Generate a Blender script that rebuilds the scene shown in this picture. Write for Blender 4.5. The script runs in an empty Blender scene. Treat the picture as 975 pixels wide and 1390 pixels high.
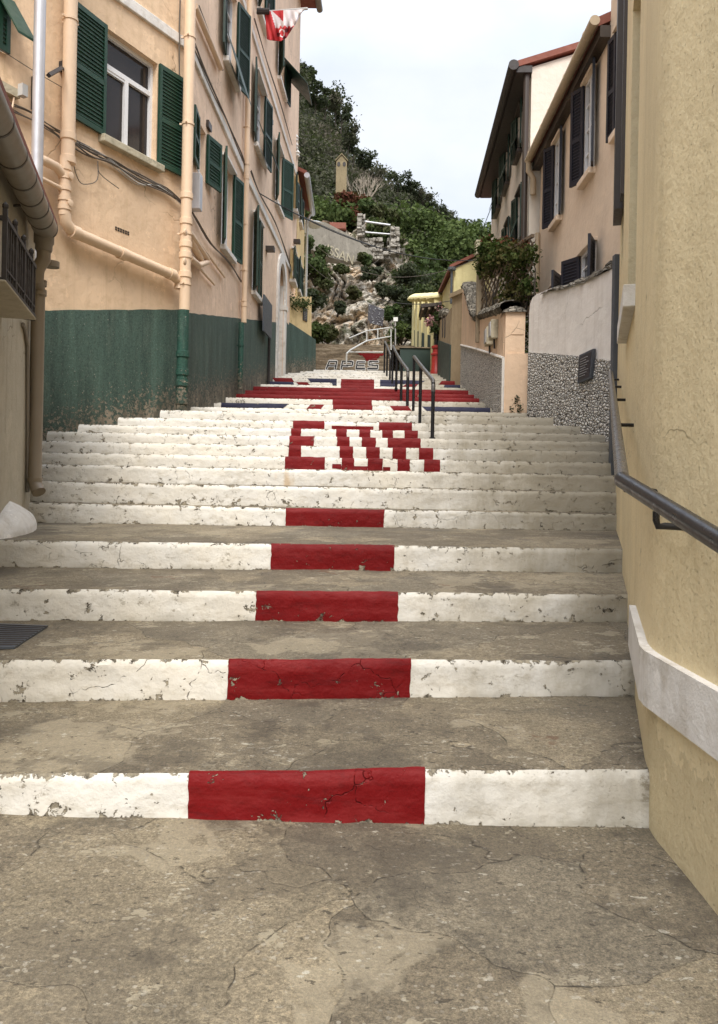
import bpy, math, random
import numpy as np
from mathutils import Vector, noise as mnoise
random.seed(7)
RNG = np.random.default_rng(11)
SC = bpy.context.scene
COL = SC.collection

# ------------------------------------------------------------------ camera model
F, CX, HY, TH, ZC = 1040.0, 487.5, 635.0, math.radians(1.1), 1.45
cT, sT = math.cos(TH), math.sin(TH)
def ray(px, py):
    u = px - CX; v = HY - py
    return (u*cT - v*sT)/F, (u*sT + v*cT)/F
def P(px, py, Y):
    a, b = ray(px, py)
    return Vector((a*Y, Y, ZC + b*Y))

cam = bpy.data.cameras.new('camera'); camo = bpy.data.objects.new('camera', cam); COL.objects.link(camo)
cam.sensor_fit = 'HORIZONTAL'; cam.sensor_width = 36.0; cam.lens = F/975*36.0
cam.shift_y = -60/975; cam.clip_start = .05; cam.clip_end = 2000
from mathutils import Matrix
camo.matrix_world = Matrix.Translation((0, 0, ZC)) @ Matrix.Rotation(math.pi/2, 4, 'X') @ Matrix.Rotation(TH, 4, 'Z')
SC.camera = camo

# ------------------------------------------------------------------ node helpers
class NT:
    def __init__(s, name):
        s.m = bpy.data.materials.new(name); s.m.use_nodes = True
        s.t = s.m.node_tree; s.b = s.t.nodes['Principled BSDF']
        s._pos = None
    def n(s, typ, **kw):
        nd = s.t.nodes.new(typ)
        for k, v in kw.items(): setattr(nd, k, v)
        return nd
    def l(s, a, b): s.t.links.new(a, b)
    def pos(s):
        if s._pos is None: s._pos = s.n('ShaderNodeNewGeometry').outputs['Position']
        return s._pos
    def uv(s): return s.n('ShaderNodeUVMap').outputs['UV']
    def scaled(s, vec, sc, loc=(0,0,0)):
        mp = s.n('ShaderNodeMapping'); mp.inputs['Scale'].default_value = sc; mp.inputs['Location'].default_value = loc
        s.l(vec, mp.inputs['Vector']); return mp.outputs[0]
    def noise(s, scale, detail=4, rough=.55, vec=None, dist=0.0):
        nd = s.n('ShaderNodeTexNoise'); nd.inputs['Scale'].default_value = scale
        nd.inputs['Detail'].default_value = min(detail, 5); nd.inputs['Roughness'].default_value = rough
        nd.inputs['Distortion'].default_value = dist
        s.l(vec if vec is not None else s.pos(), nd.inputs['Vector']); return nd.outputs['Fac']
    def noisec(s, scale, detail=3, vec=None):
        nd = s.n('ShaderNodeTexNoise'); nd.inputs['Scale'].default_value = scale; nd.inputs['Detail'].default_value = detail
        s.l(vec if vec is not None else s.pos(), nd.inputs['Vector']); return nd.outputs['Color']
    def voro(s, scale, feature='F1', vec=None, out='Distance', rnd=1.0):
        nd = s.n('ShaderNodeTexVoronoi'); nd.feature = feature; nd.inputs['Scale'].default_value = scale
        nd.inputs['Randomness'].default_value = rnd
        s.l(vec if vec is not None else s.pos(), nd.inputs['Vector']); return nd.outputs[out]
    def warp(s, vec, scale, amt):
        c = s.noisec(scale, 3, vec)
        sub = s.n('ShaderNodeVectorMath', operation='SUBTRACT'); s.l(c, sub.inputs[0]); sub.inputs[1].default_value = (.5,.5,.5)
        mul = s.n('ShaderNodeVectorMath', operation='SCALE'); s.l(sub.outputs[0], mul.inputs[0]); mul.inputs['Scale'].default_value = amt
        ad = s.n('ShaderNodeVectorMath', operation='ADD'); s.l(vec, ad.inputs[0]); s.l(mul.outputs[0], ad.inputs[1])
        return ad.outputs[0]
    def ramp(s, fac, stops, interp='LINEAR'):
        nd = s.n('ShaderNodeValToRGB'); cr = nd.color_ramp; cr.interpolation = interp
        while len(cr.elements) < len(stops): cr.elements.new(.5)
        for e, (p, c) in zip(cr.elements, stops):
            e.position = p; e.color = (c, c, c, 1) if isinstance(c, (int, float)) else (*c, 1)
        s.l(fac, nd.inputs[0]); return nd.outputs[0]
    def mix(s, fac, a, b, mode='MIX'):
        nd = s.n('ShaderNodeMix', data_type='RGBA', blend_type=mode)
        for sock, v in ((nd.inputs[0], fac), (nd.inputs[6], a), (nd.inputs[7], b)):
            if isinstance(v, (int, float)): sock.default_value = v if sock.type == 'VALUE' else (v, v, v, 1)
            elif isinstance(v, tuple): sock.default_value = (*v, 1)
            else: s.l(v, sock)
        return nd.outputs[2]
    def math(s, op, a, b=0.0, clamp=False):
        nd = s.n('ShaderNodeMath', operation=op, use_clamp=clamp)
        for i, v in enumerate((a, b)):
            if isinstance(v, (int, float)): nd.inputs[i].default_value = v
            else: s.l(v, nd.inputs[i])
        return nd.outputs[0]
    def sep(s, vec):
        nd = s.n('ShaderNodeSeparateXYZ'); s.l(vec, nd.inputs[0]); return nd.outputs
    def bump(s, h, strength=.5, dist=.01, prev=None):
        k = s.math('MULTIPLY', h, strength*dist*100)      # heights add up (in cm); one bump node per material, made in fin()
        return k if prev is None else s.math('ADD', prev, k)
    def fin(s, col, rough=.85, normal=None, metallic=0.0, spec=None):
        if isinstance(col, tuple): s.b.inputs['Base Color'].default_value = (*col, 1)
        else: s.l(col, s.b.inputs['Base Color'])
        if isinstance(rough, (int, float)): s.b.inputs['Roughness'].default_value = rough
        else: s.l(rough, s.b.inputs['Roughness'])
        if normal is not None:
            nd = s.n('ShaderNodeBump'); nd.inputs['Strength'].default_value = 1; nd.inputs['Distance'].default_value = .01
            s.l(normal, nd.inputs['Height']); s.l(nd.outputs[0], s.b.inputs['Normal'])
        s.b.inputs['Metallic'].default_value = metallic
        if spec is not None: s.b.inputs['Specular IOR Level'].default_value = spec
        return s.m
def mul(c, k): return tuple(min(1, x*k) for x in c)

def plaster(name, base, dirt=None, amt=.5, bump=.35, grain=90, streak=.35, cracks=True):
    N = NT(name); dirt = dirt or mul(base, .6)
    n1 = N.noise(.7, 5, .6); n2 = N.noise(6, 6, .65)
    c = N.mix(N.ramp(n1, [(.35, 0.0), (.65, 1.0)]), mul(base, .86), mul(base, 1.06))
    c = N.mix(N.math('MULTIPLY', N.ramp(n2, [(.5, 0.0), (.75, 1.0)]), amt*.5), c, dirt)
    st = N.noise(1.0, 5, .7, N.scaled(N.pos(), (7, 7, .35)))
    c = N.mix(N.math('MULTIPLY', N.ramp(st, [(.52, 0.0), (.75, 1.0)]), streak), c, mul(dirt, .95))
    # pale repairs and flaked spots
    n3 = N.noise(2.3, 6, .7)
    c = N.mix(N.math('MULTIPLY', N.ramp(n3, [(.60, 0.0), (.615, 1.0)]), .6*amt), c, mul(base, 1.16))
    h = N.noise(grain, 4, .6)
    hb = N.noise(9, 4, .6)
    nm = N.bump(h, bump, .006); nm = N.bump(hb, .35, .03, nm)
    if cracks:
        v = N.voro(.55, 'DISTANCE_TO_EDGE', N.warp(N.pos(), 3.0, .5))
        ck = N.ramp(v, [(0.0, 1.0), (.006, 0.0)])
        ms = N.ramp(N.noise(.9, 2), [(.52, 0.0), (.6, 1.0)])
        k = N.math('MULTIPLY', ck, ms)
        c = N.mix(N.math('MULTIPLY', k, .7), c, mul(dirt, .45))
        nm = N.bump(N.math('MULTIPLY', k, -1.0), .5, .01, nm)
    return N.fin(c, .9, nm, spec=.25)

def stucco(name, base, dirt):
    N = NT(name); p = N.pos()
    c = N.mix(N.ramp(N.noise(.9, 5, .65), [(.35, 0.0), (.65, 1.0)]), mul(base, .90), mul(base, 1.05))
    st = N.noise(1.0, 5, .7, N.scaled(p, (5, 5, .3)))
    c = N.mix(N.math('MULTIPLY', N.ramp(st, [(.5, 0.0), (.72, 1.0)]), .35), c, dirt)
    z = N.sep(p)[2]
    foot = N.math('MULTIPLY', N.ramp(N.math('SUBTRACT', z, N.math('MULTIPLY', N.noise(3, 4, .7), .9)), [(-.40, 1.0), (.0, 0.0)]), .3)
    c = N.mix(foot, c, mul(dirt, .7))
    g = N.noise(75, 5, .75); pit = N.ramp(N.noise(60, 4, .7), [(.33, 1.0), (.38, 0.0)])
    c = N.mix(.3, c, N.ramp(g, [(.3, (.3,.3,.29)), (.7, (.68,.68,.68))]), 'OVERLAY')
    c = N.mix(N.math('MULTIPLY', pit, .3), c, mul(dirt, .7))
    v = N.voro(.7, 'DISTANCE_TO_EDGE', N.warp(p, 2.5, .5))
    ck = N.math('MULTIPLY', N.ramp(v, [(0.0, 1.0), (.004, 0.0)]), N.ramp(N.noise(1.1, 3), [(.54, 0.0), (.58, .8)]))
    c = N.mix(ck, c, mul(dirt, .5))
    nm = N.bump(g, .6, .006); nm = N.bump(N.noise(12, 4, .6), .6, .02, nm); nm = N.bump(pit, -1.0, .003, nm)
    return N.fin(c, .92, nm, spec=.2)
def simple(name, col, rough=.6, metallic=0, var=.15, scale=12, bump=0.0, spec=None):
    N = NT(name)
    c = N.mix(N.noise(scale, 5, .6), mul(col, 1-var), mul(col, 1+var))
    nm = N.bump(N.noise(scale*4, 3), bump, .004) if bump else None
    r = N.ramp(N.noise(scale*1.7, 4), [(.3, max(0, rough-.08)), (.7, min(1, rough+.1))])
    return N.fin(c, r, nm, metallic, spec)

MT = {}
MT['peach_front'] = plaster('peach_front', (.80,.59,.395), (.50,.35,.20), .9, .3)
MT['peach_side'] = plaster('peach_side', (.82,.62,.46), (.50,.36,.22), .9, .3, streak=.5)
MT['peach_wall'] = plaster('peach_wall', (.78,.58,.41), (.45,.31,.18), .6, .3)
MT['ochre'] = stucco('ochre_stucco', (.78,.65,.405), (.52,.42,.24))
MT['graytan'] = plaster('grey_tan_plaster', (.47,.42,.325), (.27,.23,.165), .6, .5, 70, .5)
MT['yellow'] = plaster('yellow_plaster', (.74,.56,.29), (.38,.27,.12), .8, .3)
MT['paleyellow'] = plaster('pale_yellow_plaster', (.76,.68,.37), (.46,.38,.18), .5, .2)
MT['beige'] = plaster('beige_plaster', (.84,.68,.52), (.55,.42,.29), .3, .15, streak=.15, cracks=False)
MT['cream'] = plaster('cream_plaster', (.78,.72,.62), (.48,.42,.33), .3, .15, streak=.25, cracks=False)
MT['whitewall'] = plaster('white_plaster', (.88,.83,.77), (.55,.48,.40), .5, .3, streak=.35)
MT['tan'] = plaster('tan_plaster', (.42,.33,.215), (.24,.18,.1), .7, .3)
MT['white_trim'] = plaster('white_trim', (.76,.73,.68), (.40,.34,.25), 1.2, .5, streak=.4, cracks=False)
MT['dirty_trim'] = plaster('weathered_trim', (.50,.45,.33), (.16,.14,.08), 1.3, .6, 40, .6, False)
MT['pipe_peach'] = simple('peach_painted_pipe', (.74,.55,.38), .5, var=.1)
MT['pipe_green'] = None
MT['pipe_tan'] = simple('brown_pvc', (.23,.185,.13), .45, var=.12, scale=6)
MT['pipe_gutter'] = simple('grey_brown_gutter', (.21,.18,.145), .4, var=.12, scale=6)
MT['pipe_beige'] = simple('beige_gutter', (.50,.40,.27), .5)
MT['darkbrown'] = simple('dark_brown_metal', (.045,.033,.025), .45)
MT['slate_metal'] = simple('slate_grey_metal', (.075,.085,.10), .5)
MT['black'] = simple('black_painted_metal', (.012,.012,.014), .32, var=.3)
MT['rail_worn'] = simple('worn_grey_rail', (.10,.095,.09), .3, .3, .3, 30)
MT['black_dull'] = simple('dull_iron', (.03,.024,.022), .6)
MT['galv'] = simple('galvanised_metal', (.55,.55,.57), .38, .55, .12, 5)
MT['white_metal'] = simple('white_metal', (.5,.5,.48), .5)
MT['green_sh'] = simple('green_shutter_paint', (.007,.044,.023), .5, var=.25, scale=5)
MT['green_sh_dark'] = simple('dark_green_shutter_paint', (.005,.03,.017), .5, var=.25, scale=5)
MT['navy_sh'] = simple('navy_shutter_paint', (.011,.012,.022), .5, var=.25, scale=5)
MT['white_frame'] = simple('white_window_frame', (.78,.78,.78), .4, var=.04)
MT['wood'] = simple('weathered_wood', (.16,.12,.08), .8, var=.3, scale=20, bump=.3)
MT['wood_post'] = simple('pale_wood', (.30,.24,.16), .8, var=.25, scale=20, bump=.3)
MT['cable'] = simple('grey_cable', (.12,.10,.08), .6)
MT['cable_black'] = simple('black_cable', (.015,.015,.015), .6)
MT['redpost'] = simple('red_painted_iron', (.34,.025,.02), .4, var=.3, scale=10)
MT['tile'] = simple('terracotta_tile', (.22,.075,.05), .8, var=.3, scale=6, bump=.5)
MT['rubble'] = None
MT['ceramic'] = simple('white_ceramic', (.7,.7,.66), .25)
MT['slate_sign'] = simple('dark_plaque', (.05,.045,.05), .4, var=.4, scale=40)
MT['white_paint'] = simple('white_letter_paint', (.7,.7,.68), .7)
MT['black_paint'] = simple('black_letter_paint', (.02,.02,.025), .7)
MT['sign_line'] = simple('pale_engraving', (.35,.35,.36), .6)
MT['bark'] = simple('bark', (.05,.04,.03), .9, var=.4, scale=5, bump=.5)
MT['bark_pale'] = simple('pale_bark', (.33,.28,.22), .9, var=.3, scale=5)
MT['stone_tower'] = plaster('tower_stone', (.25,.20,.12), (.12,.09,.05), 1.2, .8)
MT['curtain'] = simple('curtain', (.35,.32,.28), .9)

def glass_mat():
    N = NT('window_glass')
    c = N.mix(N.noise(1.6, 3), (.018,.014,.013), (.05,.042,.038))
    return N.fin(c, .08, None, 0, .3)
MT['glass'] = glass_mat()

def dado_mat(name, base, k, c0):
    N = NT(name)
    x, y, z = N.sep(N.pos())[0:3]
    h = N.math('SUBTRACT', z, N.math('ADD', N.math('MULTIPLY', y, k), c0))        # height above the steps
    st = N.noise(1.0, 6, .7, N.scaled(N.pos(), (5, 5, .5)))
    c = N.mix(N.ramp(st, [(.35, 0.0), (.7, 1.0)]), mul(base, .72), mul(base, 1.4))
    pal = N.noise(2.6, 6, .75, N.scaled(N.pos(), (1.5, 1.5, .5)))
    c = N.mix(N.math('MULTIPLY', N.ramp(pal, [(.52, 0.0), (.8, 1.0)]), .45), c, (.16,.21,.17))
    fl = N.noise(17, 8, .75, N.scaled(N.pos(), (1, 1, 1.3)))
    thr = N.math('MULTIPLY', N.ramp(h, [(0.0, 1.0), (.3, .6), (.6, .2), (1.0, .0)]), .25)
    m = N.ramp(N.math('ADD', fl, thr), [(.685, 0.0), (.70, 1.0)])
    fc = N.mix(N.noise(22, 4), (.20,.16,.115), (.42,.36,.27))
    c = N.mix(.8, c, N.ramp(N.noise(40, 5, .8), [(.33, (.2,.2,.2)), (.67, (.8,.8,.78))]), 'OVERLAY')
    c = N.mix(m, c, fc)
    c = N.mix(N.math('MULTIPLY', N.ramp(h, [(0.0, 1.0), (.5, 0.0)]), N.ramp(pal, [(.38, 0.0), (.55, .75)])), c, (.030,.036,.024))
    fleck = N.ramp(N.noise(38, 4, .7), [(.65, 0.0), (.67, 1.0)])
    c = N.mix(N.math('MULTIPLY', fleck, .7), c, (.45,.43,.36))
    nm = N.bump(N.noise(60, 5, .7, N.scaled(N.pos(), (1,1,1.8))), .75, .012)
    nm = N.bump(N.math('MULTIPLY', m, -1.0), .6, .01, nm)
    return N.fin(c, .62, nm, spec=.35)
GREEN = (.060,.102,.083)
MT['dado1'] = dado_mat('green_dado_near', GREEN, .28, -1.06)
MT['dado2'] = dado_mat('green_dado_street', (.055,.092,.076), .172, .22)
MT['pipe_green'] = dado_mat('green_painted_pipe', (.02,.068,.05), .172, .30)
MT['dado_dark'] = simple('dark_green_dado', (.022,.045,.036), .6, var=.3, scale=3)

def riser_mat(name, kind):
    N = NT(name); uv = N.uv(); su = N.sep(uv)          # u = metres along the step, v = height fraction 0..1
    vv = su[1]; p = N.pos()
    if kind == 'white': base, dark = (.71,.69,.64), (.47,.42,.33)
    elif kind == 'red': base, dark = (.165,.003,.004), (.09,.004,.004)
    elif kind == 'navy': base, dark = (.012,.013,.045), (.03,.03,.05)
    c = N.mix(N.ramp(N.noise(1.4, 6, .65), [(.4, 0.0), (.72, 1.0)]), base, mul(base, .82) if kind != 'white' else (.72,.67,.57))
    d2 = N.ramp(N.noise(7, 8, .75, N.scaled(p, (1, 1, 2.2))), [(.52, 0.0), (.74, 1.0)])
    c = N.mix(N.math('MULTIPLY', d2, .75), c, dark)
    if kind == 'red':
        br = N.noise(5, 5, .75, N.scaled(p, (.35, 1, 2.6)))
        c = N.mix(N.ramp(br, [(.50, 0.0), (.66, .55)]), c, (.235,.022,.022)); c = N.mix(N.ramp(br, [(.34, .5), (.44, 0.0)]), c, (.085,.004,.005))
    if kind == 'white':
        bl = N.math('MULTIPLY', N.ramp(N.noise(16, 5, .8, N.scaled(p, (.7, 1, 1))), [(.57, 0.0), (.64, .8)]), N.ramp(N.noise(1.1, 4, .6), [(.47, 0.0), (.6, 1.0)]))
        c = N.mix(bl, c, (.27,.235,.175))
    if kind == 'white':
        # grime grows towards the right-hand wall and on streaks
        gx = N.ramp(N.math('ADD', N.math('MULTIPLY', N.sep(p)[0], .28), N.math('MULTIPLY', N.noise(2.1, 5, .7, N.scaled(p, (1.6, .6, .5))), .9)), [(.56, 0.0), (1.05, 1.0)])
        c = N.mix(N.math('MULTIPLY', gx, .8), c, (.31,.27,.195))
        ft = N.math('MULTIPLY', N.ramp(vv, [(0.0, 1.0), (.3, 0.0)]), N.ramp(N.noise(4, 4, .7), [(.4, 0.0), (.7, .8)]))
        c = N.mix(ft, c, (.33,.30,.22))
        rust = N.ramp(N.noise(2.2, 3, .5, N.scaled(p, (1, .8, .25), (3.1, 0, 0))), [(.71, 0.0), (.76, 1.0)])
        c = N.mix(N.math('MULTIPLY', rust, .55), c, (.50,.30,.10))
    # chips, mostly along the lower and upper edges
    edge = N.ramp(vv, [(0.0, .24), (.06, .15), (.16, .03), (.7, -.01), (.90, .02), (.97, .12), (1.0, .13)])
    chipn = N.noise(11, 9, .72, N.warp(p, 6, .12))
    big = N.ramp(N.noise(.8, 3), [(.35, -.05), (.7, .05)])
    tot = N.math('ADD', N.math('ADD', chipn, edge), big)
    k = -.004 if kind == 'white' else -.022
    chip = N.ramp(N.math('ADD', tot, k), [(.655, 0.0), (.672, 1.0)])
    cc = N.mix(N.ramp(N.noise(25, 4), [(.35, 0.0), (.6, 1.0)]), (.05,.042,.032), (.34,.30,.225))
    c = N.mix(chip, c, cc)
    v = N.voro(2.2, 'DISTANCE_TO_EDGE', N.warp(p, 5, .35))
    ck = N.math('MULTIPLY', N.math('MULTIPLY', N.ramp(v, [(0.0, 1.0), (.007, 0.0)]), N.ramp(N.noise(1.5, 2), [(.54, 0.0), (.6, 1.0)])), N.ramp(chipn, [(.44, 0.0), (.52, 1.0)]))
    c = N.mix(N.math('MULTIPLY', ck, .75 if kind == 'white' else .25), c, (.07,.06,.045) if kind != 'red' else (.09,.02,.02))
    lump = N.noise(14, 5, .6); fine = N.noise(70, 4, .6)
    nm = N.bump(lump, .55, .018); nm = N.bump(fine, .35, .004, nm)
    nm = N.bump(N.math('MULTIPLY', N.math('MAXIMUM', chip, ck), -1.0), .8, .008, nm)
    r = N.mix(chip, .6 if kind == 'red' else .62, .95)
    return N.fin(c, r, nm, spec=.2 if kind == 'red' else .35)
MT['r_white'] = riser_mat('white_painted_riser', 'white')
MT['r_red'] = riser_mat('red_painted_riser', 'red')
MT['r_navy'] = riser_mat('navy_painted_riser', 'navy')

def tread_mat():
    N = NT('worn_stone_paving'); p = N.pos()
    wp = N.warp(p, 1.6, .75)
    vn = N.n('ShaderNodeTexVoronoi'); vn.inputs['Scale'].default_value = 1.25; N.l(wp, vn.inputs['Vector'])
    cv = N.sep(vn.outputs['Color'])[0]
    c = N.ramp(cv, [(0.0, (.215,.178,.122)), (.2, (.15,.122,.086)), (.42, (.24,.198,.134)), (.6, (.175,.15,.112)), (.8, (.27,.222,.15)), (1.0, (.19,.155,.108))], 'CONSTANT')
    n2 = N.noise(2.1, 5, .7); c = N.mix(.5, c, N.ramp(n2, [(.3, (.10,.086,.062)), (.5, (.19,.162,.115)), (.7, (.32,.275,.195))]))
    g = N.noise(48, 5, .85)
    c = N.mix(.75, c, N.ramp(g, [(.32, (.22,.22,.22)), (.5, (.5,.5,.5)), (.68, (.82,.81,.78))]), 'OVERLAY')
    grit = N.noise(130, 3, .8)
    c = N.mix(.6, c, N.ramp(grit, [(.34, (.18,.18,.18)), (.5, (.5,.5,.5)), (.66, (.86,.85,.82))]), 'OVERLAY')
    # hard-edged repairs: darker slabs and pale mortar
    ms = N.noise(3.6, 5, .75, N.scaled(p, (.75, 1.1, 1)))
    da = N.noise(.85, 5, .62, N.scaled(wp, (1, 1, 1), (3.3, 8.1, 0)))
    c = N.mix(N.math('MULTIPLY', N.ramp(da, [(.515, 0.0), (.53, 1.0)]), .38), c, (.10,.083,.062))
    c = N.mix(N.math('MULTIPLY', N.ramp(da, [(.415, 1.0), (.43, 0.0)]), .45), c, (.36,.31,.22))
    mt = N.math('MULTIPLY', N.ramp(ms, [(.615, 0.0), (.625, 1.0)]), .6)
    c = N.mix(mt, c, (.37,.325,.235))
    sp = N.noise(30, 4, .7, N.scaled(p, (.55, 1, 1)))
    area = N.ramp(n2, [(.46, 0.0), (.58, 1.0)])
    c = N.mix(N.math('MULTIPLY', N.math('MULTIPLY', N.ramp(sp, [(.625, 0.0), (.635, 1.0)]), area), .85), c, (.48,.45,.37))
    c = N.mix(N.math('MULTIPLY', N.ramp(sp, [(.355, 1.0), (.365, 0.0)]), .75), c, (.05,.042,.032))
    vs = N.n('ShaderNodeTexVoronoi'); vs.inputs['Scale'].default_value = 34; N.l(p, vs.inputs['Vector'])
    peb = N.math('MULTIPLY', N.ramp(vs.outputs['Distance'], [(.20, 1.0), (.27, 0.0)]), N.ramp(ms, [(.47, .0), (.52, .55)]))
    c = N.mix(peb, c, N.mix(N.sep(vs.outputs['Color'])[1], (.10,.085,.065), (.46,.42,.34)))
    # stains
    d0 = N.noise(1.25, 5, .75, N.scaled(p, (1, 1, 1), (4.3, 1.2, 0)))
    ds = N.ramp(d0, [(.54, 0.0), (.58, .7), (.7, 1.0)])
    c = N.mix(N.math('MULTIPLY', ds, .55), c, (.06,.05,.038))
    c = N.mix(N.math('MULTIPLY', N.ramp(d0, [(.32, 1.0), (.335, 0.0)]), .55), c, (.13,.06,.035))
    rs = N.ramp(ms, [(.27, 1.0), (.28, 0.0)])
    c = N.mix(N.math('MULTIPLY', rs, .8), c, (.05,.034,.030))
    # joints between slabs and finer cracks
    v = N.voro(1.25, 'DISTANCE_TO_EDGE', wp)
    brk = N.ramp(sp, [(.42, 0.0), (.5, 1.0)])
    ck = N.math('MULTIPLY', N.math('MULTIPLY', N.ramp(v, [(0.0, 1.0), (.006, 0.0)]), N.ramp(ms, [(.47, .0), (.51, 1.0)])), brk)
    v2 = N.voro(3.3, 'DISTANCE_TO_EDGE', N.warp(p, 4, .4))
    ck2 = N.math('MULTIPLY', N.math('MULTIPLY', N.ramp(v2, [(0.0, 1.0), (.007, 0.0)]), N.ramp(d0, [(.54, 0.0), (.57, 1.0)])), brk)
    k = N.math('MAXIMUM', ck, ck2)
    c = N.mix(N.math('MULTIPLY', k, .9), c, (.022,.018,.014))
    nm = N.bump(N.noise(9, 5, .75), .6, .02); nm = N.bump(grit, 1.0, .004, nm); nm = N.bump(mt, .7, .006, nm)
    nm = N.bump(N.ramp(v, [(0.0, 0.0), (.006, 1.0)]), .6, .005, nm)
    return N.fin(c, N.mix(N.math('MULTIPLY', ds, .6), .88, .55), nm, spec=.35)
MT['tread'] = tread_mat()
def stonestep():
    N = NT('brown_stone_steps'); p = N.pos()
    c = N.ramp(N.noise(1.0, 5, .7, N.scaled(p, (1.2, 1.2, 9))), [(.36, (.085,.066,.046)), (.5, (.21,.165,.115)), (.66, (.36,.30,.22))])
    c = N.mix(N.ramp(N.noise(14, 4), [(.5, 0.0), (.7, .5)]), c, (.08,.065,.045))
    return N.fin(c, .9, N.bump(N.noise(9, 5), .8, .04), spec=.2)
MT['stone_step'] = stonestep()

def pebble_mat(scale, dark=.05):
    N = NT('pebble_dash'); p = N.warp(N.pos(), scale*.55, 1.1/scale)
    q = N.scaled(p, (1.0, 1.0, 1.9))
    e = N.voro(scale, 'DISTANCE_TO_EDGE', q)
    rc = N.sep(N.voro(scale, 'F1', q, 'Color'))[0]
    st = N.mix(rc, (.74,.70,.63), (.88,.85,.79))
    c = N.mix(N.ramp(e, [(.04, 0.0), (.11, 1.0)]), (dark, dark*.9, dark*.8), st)
    c = N.mix(N.math('MULTIPLY', N.ramp(N.noise(1.3, 4), [(.55, 0.0), (.8, 1.0)]), .5), c, (.7,.67,.62))
    nm = N.bump(N.ramp(e, [(0.0, 0.0), (.35, 1.0)]), 1.0, .035)
    return N.fin(c, .85, nm, spec=.3)
MT['pebble'] = pebble_mat(14)
MT['pebble_far'] = pebble_mat(13, .10)

def rubble_mat(name, c1, c2, scale=4.5):
    N = NT(name); p = N.warp(N.pos(), 3, .2)
    e = N.voro(scale, 'DISTANCE_TO_EDGE', p); rc = N.sep(N.voro(scale, 'F1', p, 'Color'))[0]
    c = N.mix(rc, c1, c2)
    c = N.mix(.5, c, N.ramp(N.noise(12, 6, .7), [(.3, .2), (.7, .8)]), 'OVERLAY')
    c = N.mix(N.ramp(e, [(.0, 1.0), (.05, 0.0)]), c, (.07,.06,.045))
    nm = N.bump(N.ramp(e, [(0.0, 0.0), (.15, 1.0)]), .9, .05); nm = N.bump(N.noise(20, 5), .5, .03, nm)
    return N.fin(c, .92, nm, spec=.2)
MT['rubble'] = rubble_mat('rubble_coping', (.10,.09,.07), (.30,.27,.22), 9)
MT['ruin'] = rubble_mat('ruin_masonry', (.26,.24,.205), (.44,.41,.36), 1.6)

def rock_mat():
    N = NT('limestone_cliff'); p = N.pos()
    c = N.ramp(N.noise(.42, 8, .72, N.warp(p, .8, 1.2)), [(.30, (.20,.17,.125)), (.42, (.40,.35,.27)), (.50, (.62,.57,.49)), (.60, (.66,.50,.34)), (.72, (.50,.46,.40))])
    d = N.ramp(N.noise(2.6, 9, .78, N.scaled(p, (1, 1, .7))), [(.40, 1.0), (.50, 0.0)])
    c = N.mix(N.math('MULTIPLY', d, .8), c, (.10,.085,.062))
    moss = N.ramp(N.noise(.8, 7, .75, N.scaled(p, (1,1,1), (5,0,3))), [(.53, 0.0), (.59, 1.0)])
    c = N.mix(N.math('MULTIPLY', moss, .8), c, (.075,.08,.04))
    nm = N.bump(N.noise(1.3, 9, .75), 1.0, .5); nm = N.bump(N.noise(7, 6, .7), .8, .08, nm)
    return N.fin(c, .95, nm, spec=.15)
MT['rock'] = rock_mat()
MT['retain'] = plaster('grey_retaining_wall', (.29,.265,.22), (.13,.11,.085), 1.3, .6, 10, .6, False)
MT['hill'] = simple('hill_soil', (.035,.038,.020), .95, var=.4, scale=.5)

def leaf_mat(name, c1, c2, c3=None, sc=.35, trans=.25):
    N = NT(name)
    at = N.n('ShaderNodeAttribute', attribute_name='rnd').outputs['Fac']
    c = N.mix(at, c1, c2)
    if c3: c = N.mix(N.ramp(N.noise(sc, 4, .6), [(.46, 0.0), (.6, 1.0)]), c, N.mix(at, mul(c3, .6), c3))
    N.fin(c, .85, None, spec=.06)
    tr = N.n('ShaderNodeBsdfTranslucent'); N.l(N.mix(.5, c, (.09,.14,.02)), tr.inputs[0])
    mx = N.n('ShaderNodeMixShader'); mx.inputs[0].default_value = trans
    out = N.t.nodes['Material Output']
    N.l(N.b.outputs[0], mx.inputs[1]); N.l(tr.outputs[0], mx.inputs[2]); N.l(mx.outputs[0], out.inputs[0])
    return N.m
MT['leaf_hill'] = leaf_mat('olive_hill_leaves', (.045,.049,.034), (.115,.115,.078), (.125,.108,.085), .06)
MT['leaf_dark'] = leaf_mat('dark_leaves', (.024,.031,.021), (.070,.078,.048))
MT['leaf_green'] = leaf_mat('fresh_green_leaves', (.044,.066,.024), (.12,.155,.055))
MT['leaf_mid'] = leaf_mat('mid_green_leaves', (.028,.046,.018), (.085,.115,.045), (.10,.10,.05), .4)
MT['leaf_vine'] = leaf_mat('vine_leaves', (.02,.04,.012), (.085,.115,.035), (.10,.085,.035), 1.2)
MT['leaf_red'] = leaf_mat('reddish_leaves', (.07,.022,.016), (.12,.05,.03))
MT['petal'] = leaf_mat('pink_petals', (.45,.18,.2), (.6,.4,.4))

# ------------------------------------------------------------------ objects
def tag(o, label=None, cat=None, group=None, kind=None):
    if label: o['label'] = label
    if cat: o['category'] = cat
    if group: o['group'] = group
    if kind: o['kind'] = kind
    return o
ORG = {}
def empty(name, loc, label, cat, group=None, kind=None):
    o = bpy.data.objects.new(name, None); COL.objects.link(o); o.location = loc; o.empty_display_size = .2
    ORG[o] = Vector(loc); return tag(o, label, cat, group, kind)

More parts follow.
